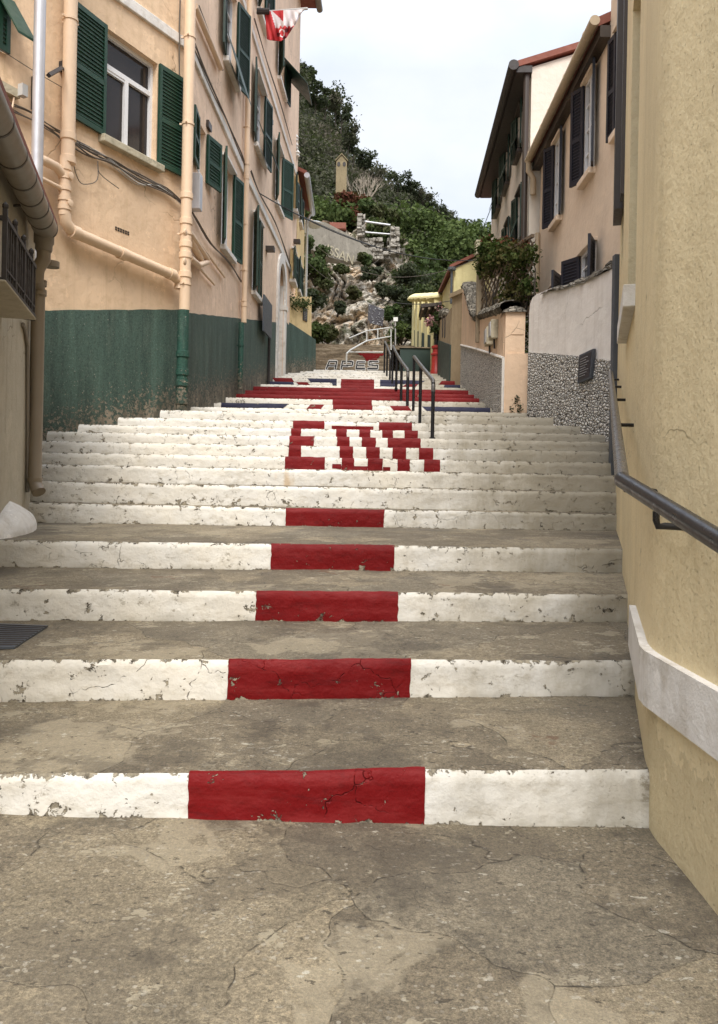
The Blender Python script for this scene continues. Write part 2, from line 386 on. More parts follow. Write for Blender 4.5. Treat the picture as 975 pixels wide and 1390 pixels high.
class MB:
    def __init__(s): s.v = []; s.f = []; s.mi = []; s.cur = 0; s.uvs = None
    def add(s, vs, fs, mi=None):
        b = len(s.v); s.v += [tuple(v) for v in vs]; s.f += [tuple(b+i for i in f) for f in fs]
        s.mi += [s.cur if mi is None else mi]*len(fs); return s
    def hexa(s, c):   # 8 corners: bottom loop 0-3, top loop 4-7
        return s.add(c, [(0,3,2,1),(4,5,6,7),(0,1,5,4),(1,2,6,5),(2,3,7,6),(3,0,4,7)])
    def obox(s, o, ex, ey, ez, x0, x1, y0, y1, z0, z1):
        o, ex, ey, ez = Vector(o), Vector(ex), Vector(ey), Vector(ez)
        f = lambda x, y, z: o+ex*x+ey*y+ez*z
        return s.hexa([f(x0,y0,z0), f(x1,y0,z0), f(x1,y1,z0), f(x0,y1,z0), f(x0,y0,z1), f(x1,y0,z1), f(x1,y1,z1), f(x0,y1,z1)])
    def box(s, x0, x1, y0, y1, z0, z1): return s.obox((0,0,0), (1,0,0), (0,1,0), (0,0,1), x0, x1, y0, y1, z0, z1)
    def tube(s, pts, r, seg=10, cap=True, smooth_pts=False):
        pts = [Vector(p) for p in pts]; n = len(pts); rs = r if isinstance(r, (list, tuple)) else [r]*n
        vs = []; fs = []; prev = None
        for i, p in enumerate(pts):
            d = (pts[min(i+1, n-1)]-pts[max(i-1, 0)]).normalized()
            if prev is None:
                up = Vector((0,0,1)) if abs(d.z) < .9 else Vector((1,0,0)); a = d.cross(up).normalized()
            else: a = (prev - d*prev.dot(d)).normalized()
            prev = a; b = d.cross(a)
            for k in range(seg):
                t = 2*math.pi*k/seg; vs.append(p+(a*math.cos(t)+b*math.sin(t))*rs[i])
        for i in range(n-1):
            for k in range(seg):
                k2 = (k+1) % seg; fs.append((i*seg+k, i*seg+k2, (i+1)*seg+k2, (i+1)*seg+k))
        if cap: fs.append(tuple(range(seg))[::-1]); fs.append(tuple((n-1)*seg+k for k in range(seg)))
        return s.add(vs, fs)
    def lathe(s, base, prof, seg=20, axis=(0,0,1)):
        ax = Vector(axis).normalized(); up = Vector((1,0,0)) if abs(ax.z) > .9 else Vector((0,0,1))
        a = ax.cross(up).normalized(); b = ax.cross(a); base = Vector(base); vs = []; fs = []
        for r, h in prof:
            for k in range(seg):
                t = 2*math.pi*k/seg; vs.append(base+ax*h+(a*math.cos(t)+b*math.sin(t))*r)
        for i in range(len(prof)-1):
            for k in range(seg):
                k2 = (k+1) % seg; fs.append((i*seg+k, i*seg+k2, (i+1)*seg+k2, (i+1)*seg+k))
        fs.append(tuple(range(seg))[::-1]); fs.append(tuple((len(prof)-1)*seg+k for k in range(seg)))
        return s.add(vs, fs)
    def prism(s, poly, d):  # poly: list of Vectors (one face), extruded by vector d
        n = len(poly); d = Vector(d); vs = [Vector(p) for p in poly]+[Vector(p)+d for p in poly]
        return s.add(vs, [tuple(range(n))[::-1], tuple(range(n, 2*n))]+[(i, (i+1) % n, n+(i+1) % n, n+i) for i in range(n)])
    def grid(s, fn, nu, nv, mi=None, closed=False):
        vs = [fn(i/nu, j/nv) for j in range(nv+1) for i in range(nu+1)]
        fs = [(j*(nu+1)+i, j*(nu+1)+i+1, (j+1)*(nu+1)+i+1, (j+1)*(nu+1)+i) for j in range(nv) for i in range(nu)]
        return s.add(vs, fs, mi)
    def build(s, name, mats, parent=None, smooth=False, bevel=0, label=None, uv=None, fixn=True):
        me = bpy.data.meshes.new(name); root = parent
        while root is not None and root.parent is not None: root = root.parent
        if parent is None:
            a = np.array(s.v); org = Vector(((a[:,0].min()+a[:,0].max())/2, (a[:,1].min()+a[:,1].max())/2, a[:,2].min()))
        else: org = ORG[root]
        me.from_pydata([(v[0]-org[0], v[1]-org[1], v[2]-org[2]) for v in s.v], [], s.f)
        mats = mats if isinstance(mats, (list, tuple)) else [mats]
        for m in mats: me.materials.append(MT[m] if isinstance(m, str) else m)
        me.polygons.foreach_set('material_index', s.mi)
        if fixn:
            import bmesh
            bm = bmesh.new(); bm.from_mesh(me); bmesh.ops.recalc_face_normals(bm, faces=bm.faces); bm.to_mesh(me); bm.free()
        if smooth: me.polygons.foreach_set('use_smooth', [True]*len(me.polygons))
        if uv is not None:
            l = me.uv_layers.new(name='UVMap'); vi = np.zeros(len(me.loops), dtype=np.int32); me.loops.foreach_get('vertex_index', vi)
            l.data.foreach_set('uv', np.array(uv, dtype=np.float32)[vi].ravel())
        o = bpy.data.objects.new(name, me); COL.objects.link(o)
        if parent is None: o.location = org; ORG[o] = org
        else: o.parent = parent
        if smooth:
            try: me.set_sharp_from_angle(angle=math.radians(40))
            except Exception: pass
        if bevel:
            md = o.modifiers.new('bevel', 'BEVEL'); md.width = bevel; md.segments = 2; md.limit_method = 'ANGLE'
        if label: o['label'] = label
        return o

class Wall:
    """vertical plane through A->B (plan), normal turned to the camera side; o = distance out of the plane"""
    def __init__(w, A, B):
        w.A = Vector((A[0], A[1], 0)); w.B = Vector((B[0], B[1], 0)); w.L = (w.B-w.A).length
        w.t = (w.B-w.A).normalized(); w.n = Vector((w.t.y, -w.t.x, 0))
        if w.n.dot(-w.A) < 0: w.n = -w.n
    def pt(w, s, z, o=0.0): return w.A + w.t*s + w.n*o + Vector((0,0,z))
    def hit(w, px, py, o=0.0):
        a, b = ray(px, py); q = w.A + w.n*o
        Y = q.dot(w.n)/(a*w.n.x + w.n.y); p = Vector((a*Y, Y, 0)); return (p-w.A).dot(w.t), ZC+b*Y
    def hp(w, px, py, o=0.0): s, z = w.hit(px, py, o); return w.pt(s, z, o)
    def box(w, mb, s0, s1, z0, z1, o0, o1): return mb.obox(w.A, w.t, w.n, (0,0,1), s0, s1, o0, o1, z0, z1)

def wall_mesh(w, s0, s1, z0, z1, holes, depth=.22, mb=None, thick=.3):
    mb = mb or MB()
    ss = sorted({s0, s1}|{h[0] for h in holes}|{h[1] for h in holes}); zs = sorted({z0, z1}|{h[2] for h in holes}|{h[3] for h in holes})
    ss = [x for x in ss if s0-1e-6 <= x <= s1+1e-6]; zs = [x for x in zs if z0-1e-6 <= x <= z1+1e-6]
    for i in range(len(ss)-1):
        for j in range(len(zs)-1):
            cs, cz = (ss[i]+ss[i+1])/2, (zs[j]+zs[j+1])/2
            if any(h[0] < cs < h[1] and h[2] < cz < h[3] for h in holes): continue
            mb.add([w.pt(ss[i], zs[j]), w.pt(ss[i+1], zs[j]), w.pt(ss[i+1], zs[j+1]), w.pt(ss[i], zs[j+1])], [(0,1,2,3)])
    for (a, b, c, d) in [h[:4] for h in holes]:
        e = -depth
        for q in ([(a,c),(a,d)], [(b,c),(b,d)], [(a,c),(b,c)], [(a,d),(b,d)]):
            mb.add([w.pt(*q[0]), w.pt(*q[1]), w.pt(*q[1], e), w.pt(*q[0], e)], [(0,1,2,3)])
    # back skin, top and ends
    mb.add([w.pt(s0,z0,-thick), w.pt(s1,z0,-thick), w.pt(s1,z1,-thick), w.pt(s0,z1,-thick)], [(0,1,2,3)])
    for q in ([(s0,z0),(s0,z1)], [(s1,z0),(s1,z1)], [(s0,z1),(s1,z1)]):
        mb.add([w.pt(*q[0]), w.pt(*q[1]), w.pt(*q[1], -thick), w.pt(*q[0], -thick)], [(0,1,2,3)])
    return mb

def shutter(w, parent, sh, z0, z1, wd, sgn, ang, mat, flap=False):
    """louvred shutter hinged at s=sh; sgn=+1: closes towards +s; ang 0 closed, 180 flat open"""
    a = math.radians(ang); ex = w.t*(sgn*math.cos(a)) + w.n*math.sin(a); ey = ex.cross(Vector((0,0,1)))
    if ey.dot(w.n) < 0 and ang > 120: ey = -ey
    org = w.pt(sh, 0, .035)
    mb = MB(); st = .055; T = .02; mid = z0+(z1-z0)*.46
    B = lambda x0, x1, za, zb, y0=-T, y1=T: mb.obox(org, ex, ey, (0,0,1), x0, x1, y0, y1, za, zb)
    B(0, st, z0, z1); B(wd-st, wd, z0, z1)
    for za in (z0, mid-.03, z1-.07): B(st, wd-st, za, za+.07, -T+.002, T-.002)
    sp = .052
    for lo, hi in ((z0+.07, mid-.03), (mid+.04, z1-.07)):
        k = int((hi-lo)/sp)
        for i in range(k):
            z = lo+(i+.5)*(hi-lo)/k
            f = lambda x, y, zz: org+ex*x+ey*y+Vector((0,0,zz))
            mb.hexa([f(st,.014,z-.022), f(wd-st,.014,z-.022), f(wd-st,.018,z-.016), f(st,.018,z-.016),
                     f(st,-.018,z+.014), f(wd-st,-.018,z+.014), f(wd-st,-.014,z+.02), f(st,-.014,z+.02)])
    B(st, wd-st, z0+.07, z1-.07, -.004, .002)
    return mb.build('shutter', mat, parent)

def window(w, house, holes, s0, s1, z0, z1, mat='green_sh', angs=(180,180), sill=True, kind='casement', trim=.0, shw=None, frame='white_frame', head=False, sillmat='white_trim', d=-.15):
    if s1 < s0: s0, s1 = s1, s0
    holes.append((s0, s1, z0, z1)); W = s1-s0; fw = .05
    mb = MB()
    B = lambda a, b, c, e, o0=d, o1=d+.06: w.box(mb, a, b, c, e, o0, o1)
    B(s0, s0+fw, z0, z1); B(s1-fw, s1, z0, z1); B(s0+fw, s1-fw, z0, z0+fw); B(s0+fw, s1-fw, z1-fw, z1)
    if kind == 'transom':
        zt = z0+(z1-z0)*.70; B(s0+fw, s1-fw, zt-.035, zt+.035, d+.002, d+.058); B((s0+s1)/2-.035, (s0+s1)/2+.035, z0+fw, zt-.035, d+.002, d+.058)
        B(s0+fw, (s0+s1)/2-.035, zt-.07, zt-.035, d+.01, d+.05)
    else:
        B((s0+s1)/2-.03, (s0+s1)/2+.03, z0+fw, z1-fw, d+.002, d+.058)
        for k in (1, 2, 3):
            z = z0+(z1-z0)*k/4; B(s0+fw, (s0+s1)/2-.03, z-.012, z+.012, d+.006, d+.045); B((s0+s1)/2+.03, s1-fw, z-.012, z+.012, d+.006, d+.045)
    win = mb.build('window', frame, house)
    g = MB(); w.box(g, s0+.01, s1-.01, z0+.01, z1-.01, d-.01, d+.012); g.build('pane', 'glass', win)
    if sill:
        m = MB(); w.box(m, s0-.08, s1+.08, z0-.10, z0+.005, -.12, .11); m.build('sill', sillmat, win, bevel=.012)
    if head:
        m = MB(); w.box(m, s0-.05, s1+.05, z1-.002, z1+.055, -.05, .09); m.build('lintel', sillmat, win, bevel=.008)
    sw = shw or W/2
    if angs[0] is not None: shutter(w, win, s0, z0+.0, z1, sw, 1, angs[0], mat)
    if angs[1] is not None: shutter(w, win, s1, z0+.0, z1, sw, -1, angs[1], mat)
    return win

def flap(w, win, s0, s1, z0, z1, out, mat):
    m = MB(); a = w.pt(s0, z1, .05); b = w.pt(s1, z1, .05); c = w.pt(s1, z0, out); d = w.pt(s0, z0, out)
    th = Vector((0,0,.03)); m.hexa([d, c, b, a, d+th, c+th, b+th, a+th]); return m.build('shutter_flap', mat, win)

def win_px(w, house, holes, xl, xr, ytop, ybot, **k):
    xm = (xl+xr)/2; s0, _ = w.hit(xl, (ytop+ybot)/2); s1, _ = w.hit(xr, (ytop+ybot)/2)
    _, za = w.hit(xm, ybot); _, zb = w.hit(xm, ytop); return window(w, house, holes, s0, s1, za, zb, **k)

def pipe_rings(mb, pts, r, rr, w=.05):
    for p, d in pts:
        p = Vector(p); d = Vector(d).normalized(); mb.tube([p-d*w/2, p-d*w/2*.6, p+d*w/2*.6, p+d*w/2], [r*1.02, rr, rr, r*1.02], 14)

def leaf_obj(name, centers, radii, counts, size, mat, parent=None, seed=0, hollow=.45, flat=1.0, up=.3):
    R = np.random.default_rng(seed+5); VS = []; RN = []
    for c, r, n in zip(centers, radii, counts):
        r = np.array(r if hasattr(r, '__len__') else (r, r, r*flat), dtype=float)
        d = R.normal(size=(n, 3)); d /= np.linalg.norm(d, axis=1)[:, None]
        rad = hollow+(1-hollow)*R.random((n, 1))**.6
        # lumpy outline
        k = 1+.22*np.sin(d[:, :1]*5+c[0])*np.cos(d[:, 1:2]*4+c[1])+.15*np.sin(d[:, 2:3]*7+c[2]) + R.normal(size=(n,1))*.07
        p = np.array(c)+d*rad*k*r
        nrm = d*.6+R.normal(size=(n, 3))*.6+np.array([0, 0, up]); nrm /= np.linalg.norm(nrm, axis=1)[:, None]
        t = np.cross(nrm, R.normal(size=(n, 3))); t /= np.linalg.norm(t, axis=1)[:, None]; b = np.cross(nrm, t)
        s = size*(.6+.8*R.random((n, 1)))
        q = np.stack([p-t*s*.5, p+b*s*.32, p+t*s*.5+nrm*s*.12, p-b*s*.32], axis=1)
        VS.append(q.reshape(-1, 3)); RN.append(np.repeat(R.random(n)*.7+.3*R.random(), 4))
    V = np.concatenate(VS); rn = np.concatenate(RN); nf = len(V)//4
    root = parent
    while root is not None and root.parent is not None: root = root.parent
    org = ORG[root] if root is not None else Vector((float(V[:,0].mean()), float(V[:,1].mean()), float(V[:,2].min())))
    V = V-np.array(org)
    me = bpy.data.meshes.new(name); me.vertices.add(len(V)); me.vertices.foreach_set('co', V.astype(np.float32).ravel())
    me.loops.add(nf*4); me.loops.foreach_set('vertex_index', np.arange(nf*4, dtype=np.int32))
    me.polygons.add(nf); me.polygons.foreach_set('loop_start', np.arange(0, nf*4, 4, dtype=np.int32))
    me.update(calc_edges=True)
    at = me.attributes.new('rnd', 'FLOAT', 'POINT'); at.data.foreach_set('value', rn.astype(np.float32))
    me.materials.append(MT[mat]); o = bpy.data.objects.new(name, me); COL.objects.link(o)
    if parent is None: o.location = org; ORG[o] = org
    else: o.parent = parent
    return o
def fbm(x, y, z, o=4):
    return mnoise.fractal(Vector((x, y, z)), 1.0, 2.0, o)
#PART2
# ------------------------------------------------------------------ ground + stairs
def FX(Y):    # plan line of the left facades
    return -2.85+.49*(Y-12) if Y < 12 else -2.85+.035*(Y-12)
def XLf(Y):
    if Y < 8.35: return -3.6+.27*(8.4-Y)-.2
    return min(FX(max(Y, 9.2))-.22, -2.9)
def XRf(Y):
    if Y < 8.9: return .232+.31*Y+.2
    if Y < 12.8: return 3.75-.27*(Y-9)
    return 2.46+.05*(Y-13)+.25
ST = [(3.128,1050),(4.147,897),(5.22,804),(6.35,740),(8.33,691),(8.60,661.5),(8.92,638),(9.2,621.5),(9.45,606),(9.7,593),(10.15,582.6),
      (10.8,572),(11.6,561),(12.7,555.6),(14.4,549.5),(15.45,542.3),(16.5,537.2),(17.55,532),(18.6,526.5),(19.65,523.2),(20.7,519.4),(21.75,514.2),
      (23,511.3),(24,509),(25,507),(26,504.6),(27,502)]
STEPS = [(Y, ZC+ray(460, y)[1]*Y) for Y, y in ST]
TILT = [.028, .018, .010, .005]
def stair_z(Y, x=0):
    z = 0
    for i, (y, zz) in enumerate(STEPS):
        if Y >= y: z = zz+(TILT[i]*x if i < 4 else 0)
    return z
g = MB()
def gz(u, v):
    x = -4+8*u; y = -2+(3.3+2)*v
    return (x, y, .004+.006*fbm(x*1.1, y*1.1, 3)+.0015*fbm(x*9, y*9, 1))
g.grid(gz, 160, 110)
b_ = MB(); b_.add([(-300,-300,-.03),(300,-300,-.03),(300,400,-.03),(-300,400,-.03)], [(0,1,2,3)])
tag(b_.build('ground', 'tread'), kind='structure')
tag(g.build('paving', 'tread', smooth=True), kind='structure')

stairway = empty('stairway', (0, 3.128, 0), None, None, kind='structure')
def ztop(i, x):
    z = STEPS[i][1]+(TILT[i]*x if i < 4 else 0); a = 1.0 if i < 8 else .6
    return z+a*(.007*fbm(x*1.3, i*5.1, 0)+.0035*fbm(x*9, i*3.3, 7))
def zbot(i, x): return (STEPS[i-1][1]+(TILT[i-1]*x if i-1 < 4 else 0)) if i else 0.0
def rpos(i, x, v):
    Y = STEPS[i][0]; zb = zbot(i, x)-.02; zt = ztop(i, x); z = zb+(zt-zb)*v
    y = Y+.011*fbm(x*2.2, z*4, i*3.7)+.005*fbm(x*13, z*13, i)
    if v > .9: y += .016*((v-.9)/.1)**2
    y += .010*v
    return Vector((x, y, z))
for i in range(len(STEPS)):
    Y = STEPS[i][0]; Yn = STEPS[i+1][0] if i+1 < len(STEPS) else 28.05
    xl = min(XLf(Y), XLf(Yn)); xr = max(XRf(Y), XRf(Yn-.01)); dx = .03 if i < 7 else (.05 if i < 14 else .12)
    nx = int((xr-xl)/dx); nv = 9 if i < 7 else 5; nt = max(2, int((Yn-Y)/(.035 if i < 4 else .12)))
    vs = []; uvs = []; fs = []; mi = []
    for r in range(nv+1+nt):
        for k in range(nx+1):
            x = xl+(xr-xl)*k/nx
            if r <= nv: p = rpos(i, x, r/nv); uvs.append((x, r/nv))
            else:
                q = (r-nv)/nt; f = rpos(i, x, 1.0); y = f.y+(Yn+.04-f.y)*(q**1.15)
                z = f.z*(1-min(1, q*3))+(STEPS[i][1]+(TILT[i]*x if i < 4 else 0))*min(1, q*3)
                z += .006*fbm(x*1.4, y*1.4, i)*min(1, q*2)+.002*fbm(x*10, y*10, i) if i < 7 else 0
                p = Vector((x, y, z)); uvs.append((x, y))
            vs.append(p)
    for r in range(nv+nt):
        for k in range(nx):
            a = r*(nx+1)+k; fs.append((a, a+1, a+nx+2, a+nx+1)); mi.append(0 if r < nv else 1)
    m = MB(); m.v = [tuple(v) for v in vs]; m.f = fs; m.mi = mi
    st_o = m.build('step', ['r_white', 'tread'], stairway, smooth=True, uv=uvs, fixn=False)
    globals().setdefault('STEP_OBJ', []).append(st_o)

def patch(i, pxl, pxr, col, pxlb=None, pxrb=None, v0=.045, v1=1.0):
    """painted patch on riser i, from photo x-positions at its top (and bottom) edge"""
    Y = STEPS[i][0]; ym = ST[i][1]+8
    X = lambda q: ray(q, ym)[0]*Y
    tl, tr = X(pxl), X(pxr); bl = X(pxlb) if pxlb is not None else tl; br = X(pxrb) if pxrb is not None else tr
    n = max(2, int(max(tr-tl, br-bl)/(.03 if i < 12 else .06))); nv = 8 if i < 7 else 5
    mb = MB(); uvs = []
    off = .004 if i < 14 else .006
    def fn(u, v):
        lip = v > .999; v = min(1, v*(nv+1)/nv); vv = v0+(v1-v0)*v; l = bl+(tl-bl)*v; r = br+(tr-br)*v
        jl = .006*fbm(vv*7, i*2.1, pxl*.31); jr = .006*fbm(vv*7, i*1.3, pxr*.17+9)
        x = l+(r-l)*u + jl*(1-u)+jr*u
        if v == 0: vv += .05*fbm(x*7, i, 2.2)
        p = rpos(i, x, min(1, max(.01, vv))); p.y -= off
        if lip: p.y += off+.014+.008*fbm(x*14, i, 3); p.z += .004
        uvs.append((x, min(vv, .8) if vv > .5 else vv)); return p
    mb.grid(fn, n, nv+1)
    mb.build('painted_patch', {'r': 'r_red', 'n': 'r_navy', 'w': 'r_white'}[col], STEP_OBJ[i], smooth=True, uv=uvs, fixn=False)
for i, (a, b) in enumerate([(255,578),(310,558),(348,541),(368,536),(388,522)]):
    c1 = {0: (256, 577), 1: (309, 557), 2: (347, 540), 3: (368, 535), 4: (388, 521)}[i]
    patch(i, a, b, 'r', *c1, v0=.0 if i < 4 else .03)
# the letters E O A over five risers
Z7 = lambda q: q/4.0625+370
for i, segs in ((7, [(68,288),(382,450),(525,608),(690,758),(836,925)]), (8, [(88,157),(370,445),(517,592),(662,737),(808,888)]),
                (9, [(92,228),(355,425),(493,570),(636,818)]), (10, [(102,157),(350,410),(478,540),(605,665),(728,802)])):
    for a, b in segs: patch(i, Z7(a), Z7(b), 'r')
patch(7, Z7(450), Z7(525), 'r', v0=.04, v1=.42); patch(7, Z7(330), Z7(380), 'r', v0=.2, v1=.55); patch(7, Z7(610), Z7(650), 'r', v0=.1, v1=.4)
patch(11, Z7(112), Z7(286), 'r'); patch(11, Z7(327), Z7(558), 'r', v1=.62); patch(11, Z7(587), Z7(770), 'r')
# the flag over eight risers
FL = {14: [('n',300,391,300,372),('r',421.5,440,407,428),('r',452,505.5),('r',529,554,545,568),('n',573,666,591,666)],
      15: [('r',451.5,505)], 16: [('r',312,652)], 17: [('r',322,644)], 18: [('r',335,636)], 19: [('r',462.5,508)],
      20: [('n',358,398,358,402),('r',402,417,411,428),('n',450,457,455,457),('r',462.5,508),('n',516,541,516,528),('r',551,568,537,556),('n',604,625,599,625)],
      21: [('r',369,396,379,403),('n',417,457,427,457),('r',463,508),('n',516,578,516,556),('r',600,624,590,612)]}
for i, L in FL.items():
    for e in L: patch(i, e[1], e[2], e[0], *(e[3:] if len(e) > 3 else ()), v0=.02)

def text_mesh(txt, size, depth=.003):
    c = bpy.data.curves.new('t', 'FONT'); c.body = txt; c.size = size; c.extrude = depth
    o = bpy.data.objects.new('t', c); COL.objects.link(o); bpy.context.view_layer.update()
    me = bpy.data.meshes.new_from_object(o.evaluated_get(bpy.context.evaluated_depsgraph_get()))
    v = [tuple(x.co) for x in me.vertices]; f = [tuple(p.vertices) for p in me.polygons]
    bpy.data.objects.remove(o); bpy.data.curves.remove(c); bpy.data.meshes.remove(me)
    return v, f
def add_text(name, txt, size, org, ex, ez, mat, parent, label=None):
    v, f = text_mesh(txt, size); ex = Vector(ex).normalized(); ez = Vector(ez).normalized(); ey = ex.cross(ez); m = MB()
    m.add([Vector(org)+ex*a[0]+ez*a[1]+ey*a[2] for a in v], f); return m.build(name, mat, parent, label=label)
pY = STEPS[15][0]; xg = ray(320, 545)[0]*pY
add_text('graffiti', 'GYS', .11, (xg, pY-.02, STEPS[15][1]-.115), (1,0,0), (0,0,1), 'cable', STEP_OBJ[15], 'small letters GYS scrawled on the white riser')
xg = ray(372, 521)[0]*STEPS[19][0]
add_text('graffiti', 'GYS', .08, (xg, STEPS[19][0]-.02, STEPS[19][1]-.095), (1,0,0), (0,0,1), 'cable', STEP_OBJ[19])

# landing and the second flight of bare stone steps
zr27 = STEPS[-1][1]
upper = empty('upper_stairway', (0, 28, zr27), None, None, kind='structure')
U = []; z = zr27
for j in range(11):
    z += .17; U.append((28+.5*j, z))
m = MB(); m.box(-3.2, 3.4, 27.9, 60, -.2, zr27-.003); m.build('landing', 'stone_step', upper)
for j, (Y, zz) in enumerate(U):
    m = MB(); Yn = U[j+1][0] if j < 10 else 60
    def fn(u, v, Y=Y, zz=zz, Yn=Yn):
        x = -3.2+(4.3 if j < 10 else 12)*u
        if v < .5: return (x, Y+.012*fbm(x*3, v*4, j), zz-.18+.18*(v/.5)+.012*fbm(x*2.5, j, 1)*(v/.5))
        return (x, Y+.012*fbm(x*3, 2, j)+(Yn-Y)*(v-.5)/.5, zz+.012*fbm(x*2.5, j, 1))
    m.grid(fn, 60, 4); m.build('step', 'stone_step', upper, smooth=False)
def seg_d(px, py, a, b):
    ax, ay = a; bx, by = b; t = max(0, min(1, ((px-ax)*(bx-ax)+(py-ay)*(by-ay))/((bx-ax)**2+(by-ay)**2+1e-9)))
    return math.hypot(px-ax-t*(bx-ax), py-ay-t*(by-ay))
LET = [[(443,501),(447,490.5),(457,490.5),(455,501)],[(445,496.6),(456,496.6)],[(463,501),(465,490.5),(479,491),(478,496),(465,496.6)],
       [(495,491),(485,491),(483.5,500.5),(495,500.5)],[(484.5,496),(494,496)],[(513,490.5),(501,491),(501,495.5),(512.5,496),(512,500.5),(499.5,500.5)]]
def shape(px, py):
    d = min(seg_d(px, py, p[k], p[k+1]) for p in LET for k in range(len(p)-1))
    if d < .95: return 'black_paint'
    if d < 1.7: return 'white_paint'
    if math.hypot(px-504, py-477.3) < 1.6: return 'r_red'
    if 479.3 <= py <= 490 and abs(px-504) < (19-(py-479)*1.15 if py < 482.5 else 12-(py-482.5)*.75): return 'r_red'
    return None
tops = []
for Y, zz in U:
    b = (zz-ZC)/Y; tops.append(HY-b*F+(ray(480,490)[0]*0))
bands = {}
py = 475.0
while py < 502.5:
    px = 438.0; run = None
    while px < 524:
        s = shape(px, py)
        if s != run:
            if run: bands.setdefault(run, []).append((x0, px, py))
            run = s; x0 = px
        px += .4
    if run: bands.setdefault(run, []).append((x0, px, py))
    py += .6
for mat_, L in bands.items():
    m = MB()
    for x0, x1, y in L:
        for j, (Y, zz) in enumerate(U):
            zlo = zz-.17; a, b = ray((x0+x1)/2, y); z = ZC+b*Y
            if zlo <= z <= zz and (j == 0 or True):
                xa, xb = ray(x0, y)[0]*Y, ray(x1, y)[0]*Y; h = .33*Y/F
                m.add([(xa, Y-.02, z-h), (xb, Y-.02, z-h), (xb, Y-.02, z+h), (xa, Y-.02, z+h)], [(0,1,2,3)]); break
    if m.f: m.build('painted_emblem' if mat_ == 'r_red' else 'painted_letters', mat_, upper, uv=[(v[0], .5) for v in m.v], label=('red crown-like emblem painted over the stone risers' if mat_ == 'r_red' else 'letters APES painted over the stone risers'))

# drain cover on the second tread, left
dz = ztop(1, -1.9)
dr = empty('drain_cover', (-1.95, 4.62, dz), 'dark ribbed metal drain cover set in the paving at the left edge', 'drain cover')
def dpt(px, py): 
    a, b = ray(px, py); Y = (dz-ZC)/b; return Vector((a*Y, Y, dz+.004))
q = [dpt(-60, 884), dpt(20, 882), dpt(65, 852), dpt(-10, 849)]
m = MB(); m.prism(q, (0,0,.012)); m.build('frame', 'slate_metal', dr)
m = MB()
for k in range(1, 12):
    t = k/12; a = q[0].lerp(q[3], t); b = q[1].lerp(q[2], t); a.z += .013; b.z += .013; m.tube([a, b], .006, 6)
m.build('rib', 'black_dull', dr)

# ------------------------------------------------------------------ LEFT HOUSE
W1 = Wall((FX(12)-.49*4.5, 7.5), (FX(12), 12.0))
W2 = Wall((FX(12), 12.0), (FX(26.7), 26.7))
HTOP = 17.6
house = empty('town_house', (-4.5, 16, 0), 'tall peach plastered house with green shutters and a dark green painted base', 'house')
h1 = []; h2 = []
# big window on the near face
a_, _ = W1.hit(141, 110); b_, _ = W1.hit(213, 150); _, zt = W1.hit(143, 36); _, zt2 = W1.hit(210, 83); _, zb1 = W1.hit(143, 184); _, zb2 = W1.hit(210, 226)
zt = zt*.72+zt2*.28; zb1 = (zb1+zb2)/2
window(W1, house, h1, a_, b_, zb1, zt, 'green_sh', (176, 176), True, 'transom', head=False, sillmat='dirty_trim', shw=(b_-a_)*.6)
a_, _ = W1.hit(-18, 60); b_, _ = W1.hit(10, 60)
wf = win_px(W1, house, h1, -22, 11, -40, 66, mat='green_sh', angs=(None, 0), sill=False)
s0, _ = W1.hit(-30, 20); s1, _ = W1.hit(30, 30); _, z1 = W1.hit(-10, -10); flap(W1, wf, s0+.2, s1-.15, z1-.55, z1, .42, 'green_sh')
# street face windows: (x left, x right, y top, y bottom)
wa = win_px(W2, house, h2, 267, 279, 170, 240, mat='green_sh', angs=(174, 164), sill=False, shw=.5)
wb = win_px(W2, house, h2, 301, 315, 222, 343, mat='green_sh', angs=(163, 168), head=True)
wc = win_px(W2, house, h2, 305, 321, -25, 100, mat='green_sh_dark', angs=(172, 164))
wd = win_px(W2, house, h2, 346, 358, 110, 210, mat='green_sh_dark', angs=(172, 172), head=True)
we = win_px(W2, house, h2, 343, 354, 297, 403, mat='green_sh_dark', angs=(162, 3), head=True)
wg = win_px(W2, house, h2, 377.5, 386, 62, 120, mat='green_sh_dark', angs=(160, 172))
wfx = win_px(W2, house, h2, 374, 382, 200, 284, mat='green_sh', angs=(166, 154), head=True)
wh = win_px(W2, house, h2, 350, 359, -40, 28, mat='green_sh_dark', angs=(160, 160))
s0, z0 = W2.hit(309, 68); flap(W2, wc, s0-.3, s0+.75, z0-.75, z0+.2, .35, 'green_sh_dark')
s0, z0 = W2.hit(352, 180); flap(W2, wd, s0-.45, s0+.5, z0-.8, z0+.1, .45, 'green_sh_dark')
s0, z0 = W2.hit(384, 92); flap(W2, wg, s0-.1, s0+1.3, z0-.5, z0+.25, .75, 'green_sh_dark')
# door with arched head
sa, zf = W2.hit(375.0, 512); sb, _ = W2.hit(383.5, 509); _, zap = W2.hit(379, 352); zf -= .35
if sb-sa < .9: sb = sa+.95
h2.append((sa, sb, zf, zap))
wm = MB()
mA = wall_mesh(W1, 0, W1.L, 0, HTOP, h1, thick=.3)
mA.build('wall', 'peach_front', house)
mB = wall_mesh(W2, 0, W2.L, 0, HTOP, h2, depth=.22, thick=.3)
mB.build('wall', 'peach_side', house)
m = MB(); e1 = W1.pt(0, 0, -.3); e2 = W2.pt(W2.L, 0, -.3)
foot = [e1, Vector((-12, 7.0, 0)), Vector((-12, 26.7, 0)), e2]
for a, b in ((foot[0], foot[1]), (foot[1], foot[2]), (foot[2], foot[3])):
    m.add([a, b, b+Vector((0,0,HTOP)), a+Vector((0,0,HTOP))], [(0,1,2,3)])
m.build('rear_wall', 'peach_side', house)
m = MB()   # dark floors inside so that openings read as rooms
